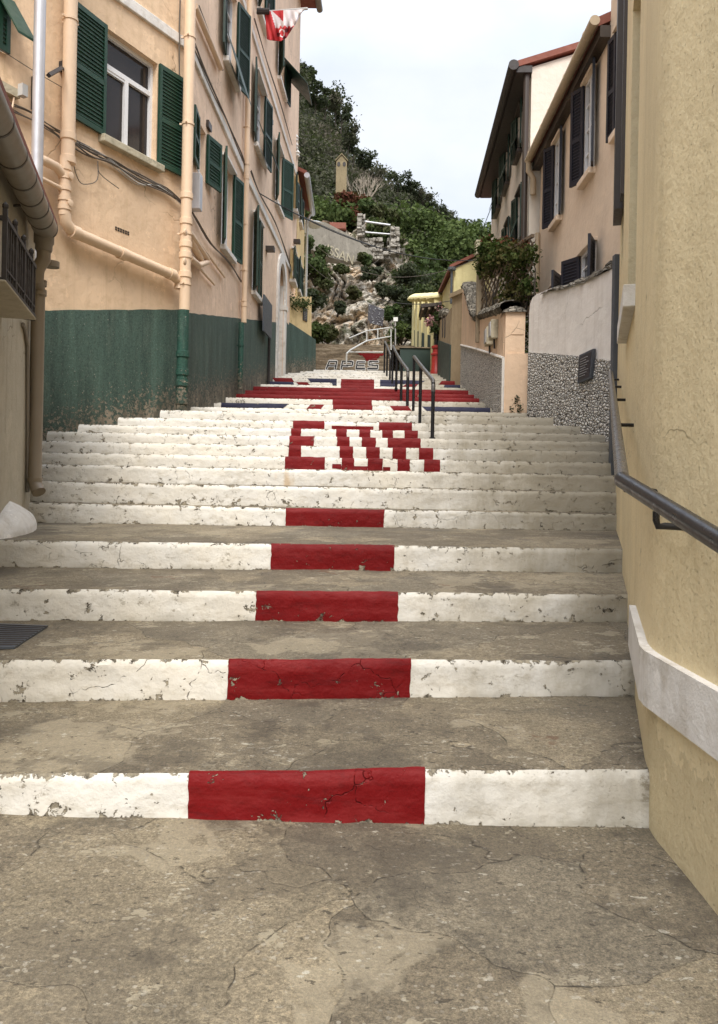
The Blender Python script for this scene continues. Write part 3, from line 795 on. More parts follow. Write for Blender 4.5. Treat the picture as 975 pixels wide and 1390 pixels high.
m.prism([W1.pt(.05, HTOP-.05, -.3), W2.pt(0, HTOP-.05, -.3), W2.pt(W2.L-.05, HTOP-.05, -.3), Vector((-11.9, 26.6, HTOP-.05)), Vector((-11.9, 7.1, HTOP-.05))], (0,0,.04))
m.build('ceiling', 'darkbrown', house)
# roof with eaves
m = MB(); ov = .55
pts = [W1.pt(-.3, HTOP, ov), W2.pt(-.15, HTOP, ov), W2.pt(W2.L+.3, HTOP, ov), Vector((-12.3, 27, HTOP)), Vector((-12.3, 6.8, HTOP))]
m.prism(pts, (0,0,.12)); cen = Vector((-7.5, 17, HTOP+2.4)); up_ = [p+Vector((0,0,.12)) for p in pts]
for k in range(5): m.add([up_[k], up_[(k+1) % 5], cen], [(0,1,2)])
m.build('roof', 'tile', house)
m = MB(); m.tube([W2.pt(-.2, HTOP-.02, ov+.08), W2.pt(W2.L+.35, HTOP-.02, ov+.08)], .11, 12); m.build('gutter', 'pipe_gutter', house)
# arch surround
def arch(w, s0, s1, z0, zap, width, o0, o1, n=14):
    r = (s1-s0)/2; c = (s0+s1)/2; zc = zap-r; inn = [(s0, z0)]+[(c-r*math.cos(t*math.pi/n), zc+r*math.sin(t*math.pi/n)) for t in range(n+1)]+[(s1, z0)]
    R = r+width; out = [(s0-width, z0)]+[(c-R*math.cos(t*math.pi/n), zc+R*math.sin(t*math.pi/n)) for t in range(n+1)]+[(s1+width, z0)]
    mb = MB()
    for k in range(len(inn)-1):
        mb.hexa([w.pt(*inn[k], o0), w.pt(*inn[k+1], o0), w.pt(*out[k+1], o0), w.pt(*out[k], o0), w.pt(*inn[k], o1), w.pt(*inn[k+1], o1), w.pt(*out[k+1], o1), w.pt(*out[k], o1)])
    return mb
ma = arch(W2, sa, sb, zf, zap, .30, -.02, .06); dsur = ma.build('door_surround', 'white_trim', house)
m = MB(); W2.box(m, sb-.012, sb+.25, zf, zap-.5, -.75, -.021); W2.box(m, sa-.25, sa+.012, zf, zap-.5, -.75, -.021); W2.box(m, sa, sb, zap-.03, zap+.1, -.75, -.22)
m.build('door_reveal', 'white_trim', dsur)
m = MB(); W2.box(m, sb-.03, sb+.32, zap-1.25, zap-1.1, -.5, .09); m.build('impost', 'white_trim', dsur)
m = MB(); W2.box(m, sa, sb, zf, zap, -.8, -.74)
for k in range(3): W2.box(m, sa+.1, sb-.1, zf+.3+k*.85, zf+1.0+k*.85, -.74, -.715)
m.build('door', 'darkbrown', house)
# dado
def dado(w, s0, s1, top0, top1, mat, name='painted_base', n=60, wob=.012, o=.014, z0=0):
    m = MB()
    def fn(u, v):
        s = s0+(s1-s0)*u; t = top0+(top1-top0)*u + wob*fbm(s*3, 1, 2); z = z0+(t-z0)*v
        return w.pt(s, z, o)
    m.grid(fn, n, 12)
    m.grid(lambda u, v: w.pt(s0+(s1-s0)*u, top0+(top1-top0)*u+wob*fbm((s0+(s1-s0)*u)*3, 1, 2), o*(1-v)), n, 1)
    return m.build(name, mat, house)
s0, z0 = W1.hit(57, 421); s1, z1 = W1.hit(241, 420); sl = (z1-z0)/(s1-s0)
dado(W1, .05, W1.L, z0+(0.05-s0)*sl, z0+(W1.L-s0)*sl, 'dado1')
s0, z0 = W2.hit(254, 424.5); s1, z1 = W2.hit(361, 436); sl = (z1-z0)/(s1-s0)
dado(W2, 0, sa-.31, z0+(0-s0)*sl, z0+(sa-.31-s0)*sl, 'dado2')
s0b, z0b = W2.hit(393, 440)
dado(W2, sb+.31, W2.L, z0b-.1, z0b, 'dado2')
# string courses
def course(w, p0, p1, h, o, extend=(0, 0), wallL=None):
    s0, z0 = w.hit(*p0); s1, z1 = w.hit(*p1); sl = (z1-z0)/(s1-s0)
    a = max(0.002, s0-extend[0]); b = min(wallL or 99, s1+extend[1]); m = MB()
    za, zb = z0+(a-s0)*sl, z0+(b-s0)*sl
    m.hexa([w.pt(a, za, -.01), w.pt(b, zb, -.01), w.pt(b, zb, o), w.pt(a, za, o), w.pt(a, za+h, -.01), w.pt(b, zb+h, -.01), w.pt(b, zb+h, o), w.pt(a, za+h, o)])
    return m.build('string_course', 'white_trim', house, bevel=.01)
course(W1, (176, 14), (252, 68), .16, .045, (3, 0), W1.L-.002)
course(W2, (264, 88), (331, 240), .17, .045, (.6, 0))
course(W2, (337, 250), (393, 368), .17, .045, (.05, 1), W2.L)
course(W2, (343, 52), (396, 222), .16, .045, (8, 1), W2.L)
# pipes --------------------------------------------------------
def pipe_on(w, pts, r, mat, name='downpipe', o=.1, rings=(), rr=None, parent=None, brackets=()):
    """pts: photo points on the wall"""
    m = MB(); Q = [w.hp(px, py, o) for px, py in pts]
    m.tube(Q, r, 14)
    for px, py in rings:
        p = w.hp(px, py, o); m.tube([p+Vector((0,0,-.045)), p+Vector((0,0,-.04)), p+Vector((0,0,.04)), p+Vector((0,0,.045))], [r*1.02, r*1.18, r*1.18, r*1.02], 14)
    for px, py in brackets:
        p = w.hp(px, py, o); m.tube([p-w.n*o, p+w.n*(r*.6)], .014, 6); m.tube([p+Vector((0,0,-.016)), p+Vector((0,0,.016))], r*1.12, 14)
    return m.build(name, mat, parent or house, smooth=True)
def vpipe(w, px, ytop, ybot, r, mat, o=.1, rings=(), brackets=(), name='downpipe', parent=None, zt=None):
    m = MB(); s, z0 = w.hit(px, ybot, o); _, z1 = w.hit(px, ytop, o)
    if zt: z1 = zt
    m.tube([w.pt(s, z0, o), w.pt(s, z1, o)], r, 16)
    for y in rings:
        _, z = w.hit(px, y, o); m.tube([w.pt(s, z-.05, o), w.pt(s, z-.042, o), w.pt(s, z+.042, o), w.pt(s, z+.05, o)], [r*1.02, r*1.17, r*1.17, r*1.02], 16)
    for y in brackets:
        _, z = w.hit(px, y, o); w.box(m, s-.012, s+.012, z-.012, z+.012, 0, o); m.tube([w.pt(s, z-.018, o), w.pt(s, z+.018, o)], r*1.13, 16)
        w.box(m, s-r*1.5, s+r*1.5, z-.012, z+.012, o-.012, o+.012)
    return m.build(name, mat, parent or house, smooth=True), s
# corner downpipe
o1_, sP = vpipe(W2, 250.5, 100, 421, .085, 'pipe_peach', .13, rings=(262, 298, 345, 372, 330), brackets=(35, 160, 315, 385), zt=HTOP)
vpipe(W2, 246.5, 419, 560, .088, 'pipe_green', .13, rings=(480, 505, 520, 545))
for px, py in ((251, 315), (250, 355)): m = MB(); m.lathe(W2.hp(px, py, .22), [(.05, 0), (.055, .02), (.03, .03)], 14, W2.n); m.build('inspection_cap', 'pipe_peach', house, smooth=True)
vpipe(W2, 331, 200, 438, .06, 'pipe_peach', .1, rings=(233, 413), brackets=(160, 105, 365, 408, 214, 300), zt=HTOP)
vpipe(W2, 326, 436, 528, .06, 'pipe_green', .1, brackets=(468,))
vpipe(W2, 364.5, 440, 522, .035, 'black_dull', .06, zt=None)
# near-face pipes
vpipe(W1, 92, 100, 222, .085, 'pipe_peach', .13, rings=(185, 217), brackets=(24,), zt=HTOP)
m = MB(); s88, _ = W1.hit(88, 250, .13)
zA = W1.hit(88, 215, .13)[1]; zB = W1.hit(88, 293, .13)[1]
m.tube([W1.pt(s88, zA, .13), W1.pt(s88, zB, .13)], .07, 14)
for y in (228, 240, 256, 270, 282): _, z = W1.hit(88, y, .13); m.tube([W1.pt(s88, z-.03, .13), W1.pt(s88, z+.03, .13)], .082, 14)
for y in (236, 274): _, z = W1.hit(91, y, .2); m.lathe(W1.pt(s88+.02, z, .19), [(.035, 0), (.045, .03), (.02, .035)], 12, W1.n)
m.build('downpipe', 'pipe_peach', house, smooth=True)
pipe_on(W1, [(88,290),(89,301),(95,310),(105,317),(232,372),(243,381),(243,392)], .075, 'pipe_peach', o=.13, rings=())
for px, py in ((101, 315), (166, 344), (232, 372)):
    m = MB(); p = W1.hp(px, py, .13); d = (W1.hp(px+6, py+2.6, .13)-p).normalized(); m.tube([p-d*.06, p+d*.06], .088, 14); m.build('pipe_collar', 'pipe_peach', house, smooth=True)
pipe_on(W1, [(40,214),(60,218),(76,226),(86,238)], .06, 'pipe_peach', name='branch_pipe', o=.13)
pipe_on(W1, [(20,228),(58,243),(80,254),(87,262)], .03, 'pipe_peach', name='branch_pipe', o=.13)
pipe_on(W2, [(256,314),(281,351),(281,356),(270,360),(258,350)], .05, 'pipe_peach', name='branch_pipe', o=.12)
pipe_on(W2, [(256,322),(272,351)], .06, 'pipe_peach', name='branch_pipe', o=.08)
pipe_on(W2, [(256,308),(262,318),(305,376)], .022, 'pipe_peach', name='conduit', o=.05)
pipe_on(W2, [(256,348),(291,386)], .022, 'pipe_peach', name='conduit', o=.05)
pipe_on(W2, [(337,36),(326,8)], .03, 'pipe_peach', name='conduit', o=.05)
pipe_on(W2, [(265,8),(300,92)], .05, 'pipe_peach', name='branch_pipe', o=.08)
# cable bundles on the wall
def cables(w, pts, n, spread, mat='cable', r=.008, name='cable_bundle', o=.04, seed=0):
    R = random.Random(seed); m = MB()
    for k in range(n):
        Q = []; j = (R.random()-.5)*spread
        for i, (px, py) in enumerate(pts):
            dz = j+(R.random()-.5)*spread*.7; s, z = w.hit(px, py, o); Q.append(w.pt(s, z+dz, o+R.random()*.03))
        # subdivide for soft curves
        D = []
        for i in range(len(Q)-1):
            p0 = Q[max(i-1, 0)]; p1 = Q[i]; p2 = Q[i+1]; p3 = Q[min(i+2, len(Q)-1)]
            for t in (0, .25, .5, .75):
                D.append(.5*((2*p1)+(-p0+p2)*t+(2*p0-5*p1+4*p2-p3)*t*t+(-p0+3*p1-3*p2+p3)*t**3))
        D.append(Q[-1]); m.tube(D, r*(.7+.7*R.random()), 5)
    return m.build(name, mat, house)
cables(W1, [(-10,133),(10,143),(40,158),(62,170),(85,186)], 6, .09, seed=1)
cables(W1, [(92,190),(120,207),(150,222),(190,243),(225,262),(250,280)], 7, .10, 'cable', .009, seed=2)
cables(W1, [(100,195),(140,215),(185,248),(215,255),(246,277)], 3, .10, 'white_metal', .007, seed=5)
cables(W1, [(97,200),(99,225),(108,245),(118,250),(130,243),(131,218),(134,235),(160,255)], 1, .02, 'cable', .005, seed=3)
cables(W1, [(244,-10),(243,60),(244,160),(245,200)], 3, .05, 'cable', .008, seed=6)
cables(W2, [(263,62),(280,105),(305,160),(325,205),(331,222)], 4, .08, 'cable', .010, seed=4)
cables(W2, [(268,8),(285,50),(298,88),(302,94)], 3, .06, 'cable', .010, seed=7)
cables(W2, [(261,288),(268,298),(285,328),(310,355),(327,380)], 3, .07, 'cable', .010, seed=8)
cables(W2, [(340,232),(352,262),(372,300),(385,335),(394,362)], 2, .06, 'cable', .012, seed=9)
cables(W2, [(344,25),(362,85),(380,140),(396,196)], 2, .05, 'cable', .012, seed=10)
cables(W1, [(-20,55),(40,92),(90,122)], 1, .01, 'cable', .004, seed=12)
# small fittings
m = MB(); s, z = W1.hit(166, 313)
for r_ in range(2):
    for k in range(6): W1.box(m, s-.14+k*.048, s-.14+k*.048+.034, z-.03+r_*.03, z-.008+r_*.03, -.005, .006)
m.build('air_vent', 'darkbrown', house)
m = MB(); s, z = W2.hit(265, 262, .1); _, zt_ = W2.hit(265, 236, .1); _, zb_ = W2.hit(265, 286, .1); W2.box(m, s-.09, s+.09, zb_, zt_, .02, .2); m.build('meter_box', 'galv', house, bevel=.01)
for px, py in ((282, 171), (368, 164), (361.5, 338), (399, 328)):
    m = MB(); s, z = W2.hit(px, py); W2.box(m, s-.12, s+.12, z-.06, z+.06, 0, .05 if py < 200 else .22); m.build('vent' if py < 200 else 'wall_lamp', 'darkbrown', house)
m = MB(); s, z = W1.hit(8, 122); W1.box(m, s-.5, s+.12, z-.07, z+.03, 0, .10); m.build('ledge', 'dirty_trim', house)
m = MB(); s, z = W1.hit(20, 126); W1.box(m, s-.04, s+.04, z-.07, z+.07, .10, .18); m.build('junction_box', 'white_metal', house)
pipe_on(W1, [(19,132),(17,145),(12,153),(14,160)], .012, 'pipe_peach', name='conduit', o=.08)
# iron bracket that holds the pole
m = MB(); a = W1.hp(84, 92, .10); b = W1.hp(66, 102, .55); m.tube([a, b], .03, 4); s, z = W1.hit(84, 92); 
W1.box(m, s-.05, s+.05, z-.06, z+.06, 0, .14); s2, z2 = W1.hit(44, 118); W1.box(m, s2-.02, s2+.03, z2-.28, z2+.12, 0, .03); m.build('bracket', 'black_dull', house)
# notice panel / iron gate beside the door
m = MB(); s, z = W2.hit(364, 432, .15); W2.box(m, s-.75, s+.55, z-.45, z+.45, .13, .17)
m.build('gate_panel', 'slate_metal', house)
m = MB(); sq, zq = W2.hit(399, 178)
# insulators at the far corner
for k, (px, py) in enumerate(((398, 176), (396, 191), (402, 192), (398, 201), (402, 203), (400, 215), (404, 213))):
    m = MB(); p = P(px, py, 26.2); m.lathe(p, [(.05, 0), (.09, .04), (.05, .09), (.10, .14), (.05, .2), (.03, .24)], 10)
    m.tube([p, Vector((FX(26.3), 26.4, p.z-.05))], .02, 5); m.build('insulator', 'ceramic', house, smooth=True)

# slender grey pole standing before the near face
m = MB(); pb = P(50, 244, 8.9); pb0 = Vector((pb.x, 8.9, 1.0)); m.tube([pb0, Vector((pb.x, 8.9, 12))], .066, 18)
m.tube([Vector((pb.x, 8.9, 1.0)), Vector((pb.x, 8.9, 1.06))], .11, 18)
pole = m.build('metal_pole', 'galv', None, smooth=True); tag(pole, 'tall pale grey metal pole standing in front of the peach house', 'pole')
# flag on a pole from an upper window
flag = empty('flag', W2.hp(348, 17, 0), 'red and white flag hanging crumpled from a horizontal pole on the peach house', 'flag')
f0 = W2.hp(348, 17, .05); fd = Vector((1, -.05, .0)); Yf = f0.y
m = MB(); fe = P(418, 11.5, Yf); m.tube([f0, fe], .03, 8); m.build('pole', 'white_metal', flag)
m = MB(); m.tube([P(365.5, 5, Yf), P(364, 18, Yf)], .03, 6); m.tube([P(349, 15, Yf-.05), P(366, 15, Yf-.05)], .07, 8); m.build('bracket', 'black_dull', flag)
top = [P(360, 15.5, Yf), P(413, 13, Yf)]
Lb = [(360,15.5),(363.5,36),(364,55)]; 
FB = [(0,53),(.07,54.5),(.38,56),(.55,51),(.68,42),(.8,33),(1,16)]
def flagpx(u, v):
    px = 359.5+54*u; tb = 14.8-2*u; bot = FB[-1][1]
    for (a, b), (c, d) in zip(FB, FB[1:]):
        if u <= c: bot = b+(d-b)*(u-a)/(c-a); break
    py = tb+(bot-tb)*v; return px+(3.5-7*u)*v, py
def flagpt(u, v):
    px, py = flagpx(u, v); w_ = .10*math.sin(u*19+v*3)*v+.06*math.sin(u*41-v*5)*v
    return P(px, py, Yf-.02+w_)
m = MB(); nu, nv = 64, 48
vs = [flagpt(i/nu, j/nv) for j in range(nv+1) for i in range(nu+1)]; fs = []; mi = []
for j in range(nv):
    for i in range(nu):
        u, v = (i+.5)/nu, (j+.5)/nv; px, py = flagpx(u, v); c = 0
        if px < 367.5+(py-15)*.27: c = 1
        elif px < 385 and py < 15+(px-370)*.95: c = 1
        elif py > 51 and px < 392: c = 1
        elif py > 36+.9*math.sin(px*1.1)*1.5+max(0, (380-px))*.55 and px < 403: c = 1
        if any(math.hypot((px-a)/2.3, (py-b)/3.0) < 1 for a, b in ((378.5,47),(388.5,41),(396.5,39.5),(386,51.5))): c = 2
        if c == 1 and abs(math.hypot((px-383)/1.0, (py-45)/1.6)-3.2) < .6: c = 0
        a = j*(nu+1)+i; fs.append((a, a+1, a+nu+2, a+nu+1)); mi.append(c)
m.v = [tuple(p) for p in vs]; m.f = fs; m.mi = mi
MT['flag_white'] = simple('white_flag_cloth', (.78,.72,.72), .8, var=.05); MT['flag_red'] = simple('red_flag_cloth', (.55,.035,.04), .8, var=.15, scale=20); MT['flag_dark'] = simple('dark_flag_print', (.12,.01,.015), .8)
fo = m.build('cloth', ['flag_white', 'flag_red', 'flag_dark'], flag, smooth=True, fixn=False)
sd = fo.modifiers.new('thickness', 'SOLIDIFY'); sd.thickness = .008

# ------------------------------------------------------------------ NEAR-LEFT HOUSE
NL = Wall((-3.6+.27*6.6, 1.8), (-3.6, 8.4))
nh = empty('corner_house', (-4.5, 5, 0), 'grey tan plastered house at the left edge with an iron balcony and thick eaves gutter', 'house')
Hn = 4.15
wall_mesh(NL, 0, NL.L, 0, Hn, [], thick=.3).build('wall', 'graytan', nh)
m = MB(); e = NL.pt(NL.L, 0, -.02); a = NL.pt(0, 0, -.3)
for p, q in ((e, Vector((-5.4, 8.0, 0))), (Vector((-5.4, 8.0, 0)), Vector((-5.4, 1.8, 0))), (Vector((-5.4, 1.8, 0)), a)):
    m.add([p, q, q+Vector((0,0,Hn)), p+Vector((0,0,Hn))], [(0,1,2,3)])
m.build('rear_wall', 'graytan', nh)
m = MB(); zt_ = NL.hit(60, 318, .2)[1]+.02
m.hexa([NL.pt(-.2, Hn-.12, .22), NL.pt(NL.L+.05, Hn-.12, .22), Vector((-5.5, 8.2, Hn+.8)), Vector((-5.5, 1.6, Hn+.8)), NL.pt(-.2, Hn-.04, .22), NL.pt(NL.L+.05, Hn-.04, .22), Vector((-5.5, 8.2, Hn+.9)), Vector((-5.5, 1.6, Hn+.9))])
m.build('roof', 'tile', nh)
# thick gutter
m = MB(); ga = NL.hp(62, 310, .18); gb = NL.hp(-8, 158, .18); gd = (gb-ga).normalized(); gf = ga+gd*5.5
m.tube([ga, gf], .118, 22); 
gut = m.build('gutter', 'pipe_gutter', nh, smooth=True)
m = MB()
for t in (.02, .38, .72, 1.08, 1.5, 2.0, 2.6, 3.3, 4.0, 4.7):
    m = MB(); p = ga+gd*t; m.tube([p-gd*.014, p+gd*.014], .122, 22); m.build('gutter_band', 'darkbrown', gut, smooth=True)
    if t in (.72, 2.0, 3.3, 4.7): m = MB(); p2 = p+gd*.06; m.tube([p2, p2-NL.n*.2+Vector((0,0,-.04))], .012, 6); m.build('bracket', 'darkbrown', gut)
m = MB(); z = ga.z; q = ga+Vector((-.015,0,0))
m.lathe(q+Vector((0,0,-.24)), [(.075,0),(.085,.02),(.085,.07),(.1,.09),(.1,.2),(.125,.24)], 18)
m.build('outlet', 'pipe_gutter', gut, smooth=True)
zd = [q+Vector((0,0,-.2)), q+Vector((0,0,-.32)), q+Vector((-.06,.0,-.42)), q+Vector((-.07,0,-.52))]
bot = NL.hp(47, 655, .09); mid = Vector((bot.x, bot.y, 0)); m = MB()
topx = Vector((bot.x, bot.y, zd[3].z-.08))
m.tube(zd+[topx, Vector((bot.x, bot.y, bot.z+.02)), bot+Vector((.03,-.02,-.05)), bot+Vector((.07,-.05,-.10))], [.07]*3+[.07]*5, 16)
for zz in (zd[1].z, zd[3].z, topx.z-.02): m.tube([Vector((bot.x if zz < zd[2].z else q.x, bot.y, zz-.03)), Vector((bot.x if zz < zd[2].z else q.x, bot.y, zz+.03))], .084, 16)
m.tube([Vector((bot.x, bot.y, bot.z+.01)), Vector((bot.x, bot.y, bot.z+.05))], .08, 16)
m.build('downpipe', 'pipe_tan', nh, smooth=True)
m = MB(); m.tube([NL.hp(37.5, 668, .02), NL.hp(37.5, 470, .02), NL.hp(34, 446, .02), NL.hp(31, 440, .02)], .02, 8); m.build('conduit', 'pipe_gutter', nh, smooth=True)
# balcony with scrollwork
RAILW = .26
def rp(px, py, o=RAILW): return NL.hp(px, py, o)
rt0, rt1, rb0, rb1 = rp(7, 299), rp(47, 359), rp(7, 380), rp(47, 434)
rdir = Vector((rt1.x-rt0.x, rt1.y-rt0.y, 0)).normalized(); zT = (rt0.z+rt1.z)/2; zB_ = (rb0.z+rb1.z)/2
L_ = (Vector((rt1.x, rt1.y, 0))-Vector((rt0.x, rt0.y, 0))).length
base = Vector((rt0.x, rt0.y, 0)); bal = MB()
Q = lambda s, z, o=0: base+rdir*s+NL.n*o+Vector((0,0,z))
bal.obox(base, rdir, NL.n, (0,0,1), 0, L_, -.018, .018, zT-.02, zT+.01)
bal.obox(base, rdir, NL.n, (0,0,1), 0, L_, -.016, .016, zB_, zB_+.022)
bal.obox(base, rdir, NL.n, (0,0,1), 0, L_, -.012, .012, zB_+.08, zB_+.095)
k = 0; s = 0
while s <= L_+.001:
    big = k % 4 == 0
    r_ = .016 if big else .009
    bal.obox(base, rdir, NL.n, (0,0,1), s-r_, s+r_, -r_, r_, zB_, zT+(.06 if big else 0))
    if big: bal.lathe(Q(s, zT+.05), [(.008,0),(.022,.02),(.022,.04),(.004,.06)], 8)
    if k % 4 in (1, 3):
        for zc in (.3, .62):
            C = []; z0_ = zB_+(zT-zB_)*zc
            for t in range(26):
                a = t/25*math.pi*3.2; rr = .045*(1-t/34); C.append(Q(s+rr*math.cos(a)+.02, z0_+rr*math.sin(a)*1.5+.004*t))
            bal.tube(C, .006, 5)
    k += 1; s += L_/14
for yy in (0, L_): bal.obox(base, rdir, NL.n, (0,0,1), yy-.016, yy+.016, -RAILW+.01, 0, zT-.02, zT+.01); bal.obox(base, rdir, NL.n, (0,0,1), yy-.016, yy+.016, -RAILW+.01, 0, zB_, zB_+.02)
bal.build('balcony_railing', 'black_dull', nh)
m = MB(); m.obox(base, rdir, NL.n, (0,0,1), -.05, L_+.02, -RAILW, .02, zB_-.022, zB_-.004); m.build('balcony_slab', 'graytan', nh, bevel=.008)
m = MB(); m.tube([NL.hp(32, 432, .02), NL.hp(46, 434, .25)], .012, 6); m.build('bracket', 'black_dull', nh)
# white painted lump at the foot of that wall
lb = NL.pt(NL.L-1.25, 0, .0); zl = stair_z(7.2)
m = MB()
def lump(u, v):
    a = 2*math.pi*u; h = v; r = (1-h**2.2)*(1+.08*fbm(math.cos(a)*2, math.sin(a)*2, h*2)); 
    return lb+NL.t*(math.cos(a)*.85*r)+NL.n*(math.sin(a)*.22*r)+Vector((0,0,zl-.03+.30*h))
m.grid(lump, 40, 12); tag(m.build('plinth_lump', 'white_trim', None, smooth=True), 'rounded white painted masonry lump at the foot of the grey tan wall', 'plinth')

# ------------------------------------------------------------------ OCHRE HOUSE (right edge)
oc = empty('ochre_house', (3, 4, 0), 'sandy ochre stuccoed house filling the right edge with a white band round its corner', 'house')
C0 = (1.2, 3.13); OA = Wall((1.2, 3.13), (.23+.31*9.2, 9.2)); OB = Wall((1.235, -2.5), C0)
Ho = 9.5
def ochre_mesh():
    m = MB(); prof = []
    n = 9                       # rounded corner
    A_ = Vector((C0[0], C0[1], 0)); r = .16
    p0 = A_-OB.t*r; p1 = A_+OA.t*r
    path = [OB.pt(0, 0), OB.pt(2.5, 0), OB.pt(4.2, 0)]
    for k in range(n+1):
        t = k/n; path.append(p0*(1-t)**2+A_*2*t*(1-t)+p1*t**2)
    return m, path
m, path = ochre_mesh()
sA = .16
nh_ = 2
hsO = []
s4, _ = OA.hit(862, 300); 
s4, zs = OA.hit(863, 385); winO = (s4, s4+1.45)           # recess above the sill
hsO.append((winO[0], winO[1], zs, zs+2.6))
hsO.append((4.9, 5.6, ZC+(HY-345)/F*8.0, ZC+(HY-345)/F*8.0+1.3))
vs = []; 
for p in path: vs += [p, p+Vector((0,0,Ho))]
m.add(vs, [(2*k, 2*k+2, 2*k+3, 2*k+1) for k in range(len(path)-1)])
wall_mesh(OA, sA, OA.L, 0, Ho, hsO, depth=.28, mb=m, thick=.3)
for p, q in ((OA.pt(OA.L, 0, 0), Vector((8, 9.2, 0))), (Vector((8, 9.2, 0)), Vector((8, -2.5, 0))), (Vector((8, -2.5, 0)), OB.pt(0, 0))):
    m.add([p, q, q+Vector((0,0,Ho)), p+Vector((0,0,Ho))], [(0,1,2,3)])
m.build('wall', 'ochre', oc, smooth=True)
for (a, b, c, d) in hsO:
    wn = MB(); OA.box(wn, a, b, c, d, -.28, -.24); wi = wn.build('window', 'white_frame', oc)
    g_ = MB(); OA.box(g_, a+.08, b-.08, c+.08, d-.08, -.242, -.232); g_.build('pane', 'glass', wi)
s0, z0 = OA.hit(863, 413); 
m = MB(); OA.box(m, winO[0]-.0, winO[1]+.06, OA.hit(863, 413)[1], zs, -.2, .075); m.build('sill', 'white_trim', oc, bevel=.006)
m = MB(); m.hexa([Vector((1.0, -2.7, Ho)), Vector((8.3, -2.7, Ho)), Vector((8.3, 9.4, Ho)), OA.pt(OA.L+.1, Ho, .3), Vector((1.0, -2.7, Ho+.15)), Vector((8.3, -2.7, Ho+.15)), Vector((8.3, 9.4, Ho+.15)), OA.pt(OA.L+.1, Ho+.15, .3)]); m.build('roof', 'tile', oc)
# white band
m = MB(); o_ = .035; A_ = Vector((C0[0], C0[1], 0)); n_ = 8
nb = OB.n; na = OA.n; bp = []
zb0, zb1, = .515, .735
inner = [OB.pt(0, 0), OB.pt(2.5, 0), OB.pt(4.6, 0), A_-OB.t*.04, A_+OA.t*.04, OA.pt(.6, 0), OA.pt(1.12, 0)]
nn = [nb, nb, nb, nb, na, na, na]
ri = [.05, .05, .025, .0, 0, -.005, -.01]
for i_ in range(len(inner)-1):
    a, b = inner[i_], inner[i_+1]; d0, d1 = ri[i_], ri[i_+1]
    aa, bb = a+nn[i_]*o_, b+nn[i_+1]*o_; ai, bi = a-nn[i_]*.05, b-nn[i_+1]*.05
    Z = lambda p, z: Vector((p.x, p.y, z))
    m.hexa([Z(ai, zb0+d0), Z(bi, zb0+d1), Z(bb, zb0+d1), Z(aa, zb0+d0), Z(ai, zb1+d0), Z(bi, zb1+d1), Z(bb, zb1+d1), Z(aa, zb1+d0)])
m.build('band', 'white_trim', oc)
# brown box downpipe high on its far end
m = MB(); s, _ = OA.hit(843, 200, .05); zA = ZC+(HY-280)/F*8.3; OA.box(m, 5.3, 5.9, zA, Ho, .0, .09); OA.box(m, 4.9, 5.15, zA+.02, Ho, .0, .035)
m.build('downpipe', 'darkbrown', oc)
# black handrail
hr = empty('wall_handrail', (1.06, 3.0, 0), 'black tubular handrail fixed along the ochre wall at the right edge', 'handrail')
b0 = P(845, 652, 3.02); near = P(975, 733, 2.12); nd = (near-b0).normalized(); far = P(829, 506, 9.0)
m = MB(); m.tube([b0+nd*3.0, b0+nd*.05, b0+nd*.012, b0, b0+(far-b0).normalized()*.02], [.031]*5, 20)
m.build('rail', 'black', hr, smooth=True)
m = MB(); pts_ = [b0+(far-b0)*t for t in (0, .25, .5, .75, 1)]; m.tube(pts_, .028, 16); m.build('rail', 'rail_worn', hr, smooth=True)
m = MB(); c_ = P(889, 697, 2.72); w_ = Vector((OB.pt(0,0).x+.02, c_.y, 0))
q0 = P(891, 694, 2.72); q1 = P(891, 706, 2.72); q3 = P(903, 714, 2.72); q4 = P(928, 717, 2.72); q4.x = max(q4.x, 1.21); q4 = Vector((1.22, 2.72, q4.z))
m.tube([q0, q1, (q1*.4+q3*.6)+Vector((-.012,0,-.01)), q3, q4], .0125, 12); m.build('bracket', 'black', hr, smooth=True)
for t in (.3, .55, .75, .9):
    p = b0+(far-b0)*t; wx = .23+.31*p.y; m = MB(); m.tube([p+Vector((0,0,-.03)), Vector((wx+.02, p.y, p.z-.03))], .012, 8); m.build('bracket', 'black', hr)
m = MB(); p = b0+Vector((.02,.02,-.03)); m.tube([p, p+Vector((.13,.03,-.02))], .018, 10); m.build('bracket', 'black', hr)

# grey metal gate post between ochre house and white wall
m = MB(); gp = P(833.5, 600, 9.25); m.box(gp.x-.045, gp.x+.065, 9.2, 9.3, 1.35, ZC+ray(834, 346)[1]*9.25)
tag(m.build('gate_post', 'slate_metal', None, bevel=.006), 'slate grey square metal post between the ochre house and pebble-dashed wall', 'post')

# ------------------------------------------------------------------ RIGHT: white + pebble-dashed wall
PW = Wall((3.46, 9.35), (2.74, 12.55))
pw = empty('boundary_wall', (3.1, 11, 0), 'white plastered wall with a pebble-dashed lower half beside the steps', 'wall')
def toppoly(w, pts, zlow, mat, name, parent, thick=.3, o=0.0, sub=1):
    m = MB(); T = [w.hit(px, py) for px, py in pts]
    for i in range(len(T)-1):
        (s0, z0), (s1, z1) = T[i], T[i+1]
        zl0 = zlow(s0) if callable(zlow) else zlow; zl1 = zlow(s1) if callable(zlow) else zlow
        m.hexa([w.pt(s0, zl0, o-thick), w.pt(s1, zl1, o-thick), w.pt(s1, zl1, o), w.pt(s0, zl0, o), w.pt(s0, z0, o-thick), w.pt(s1, z1, o-thick), w.pt(s1, z1, o), w.pt(s0, z0, o)])
    return m.build(name, mat, parent)
topw = [(842,360),(828,366),(812,374),(795,379),(778,384),(762,389),(748,391),(737,396),(729,399),(723,404),(720,412),(718.6,424)]
toppoly(PW, topw, 1.0, 'whitewall', 'wall', pw)
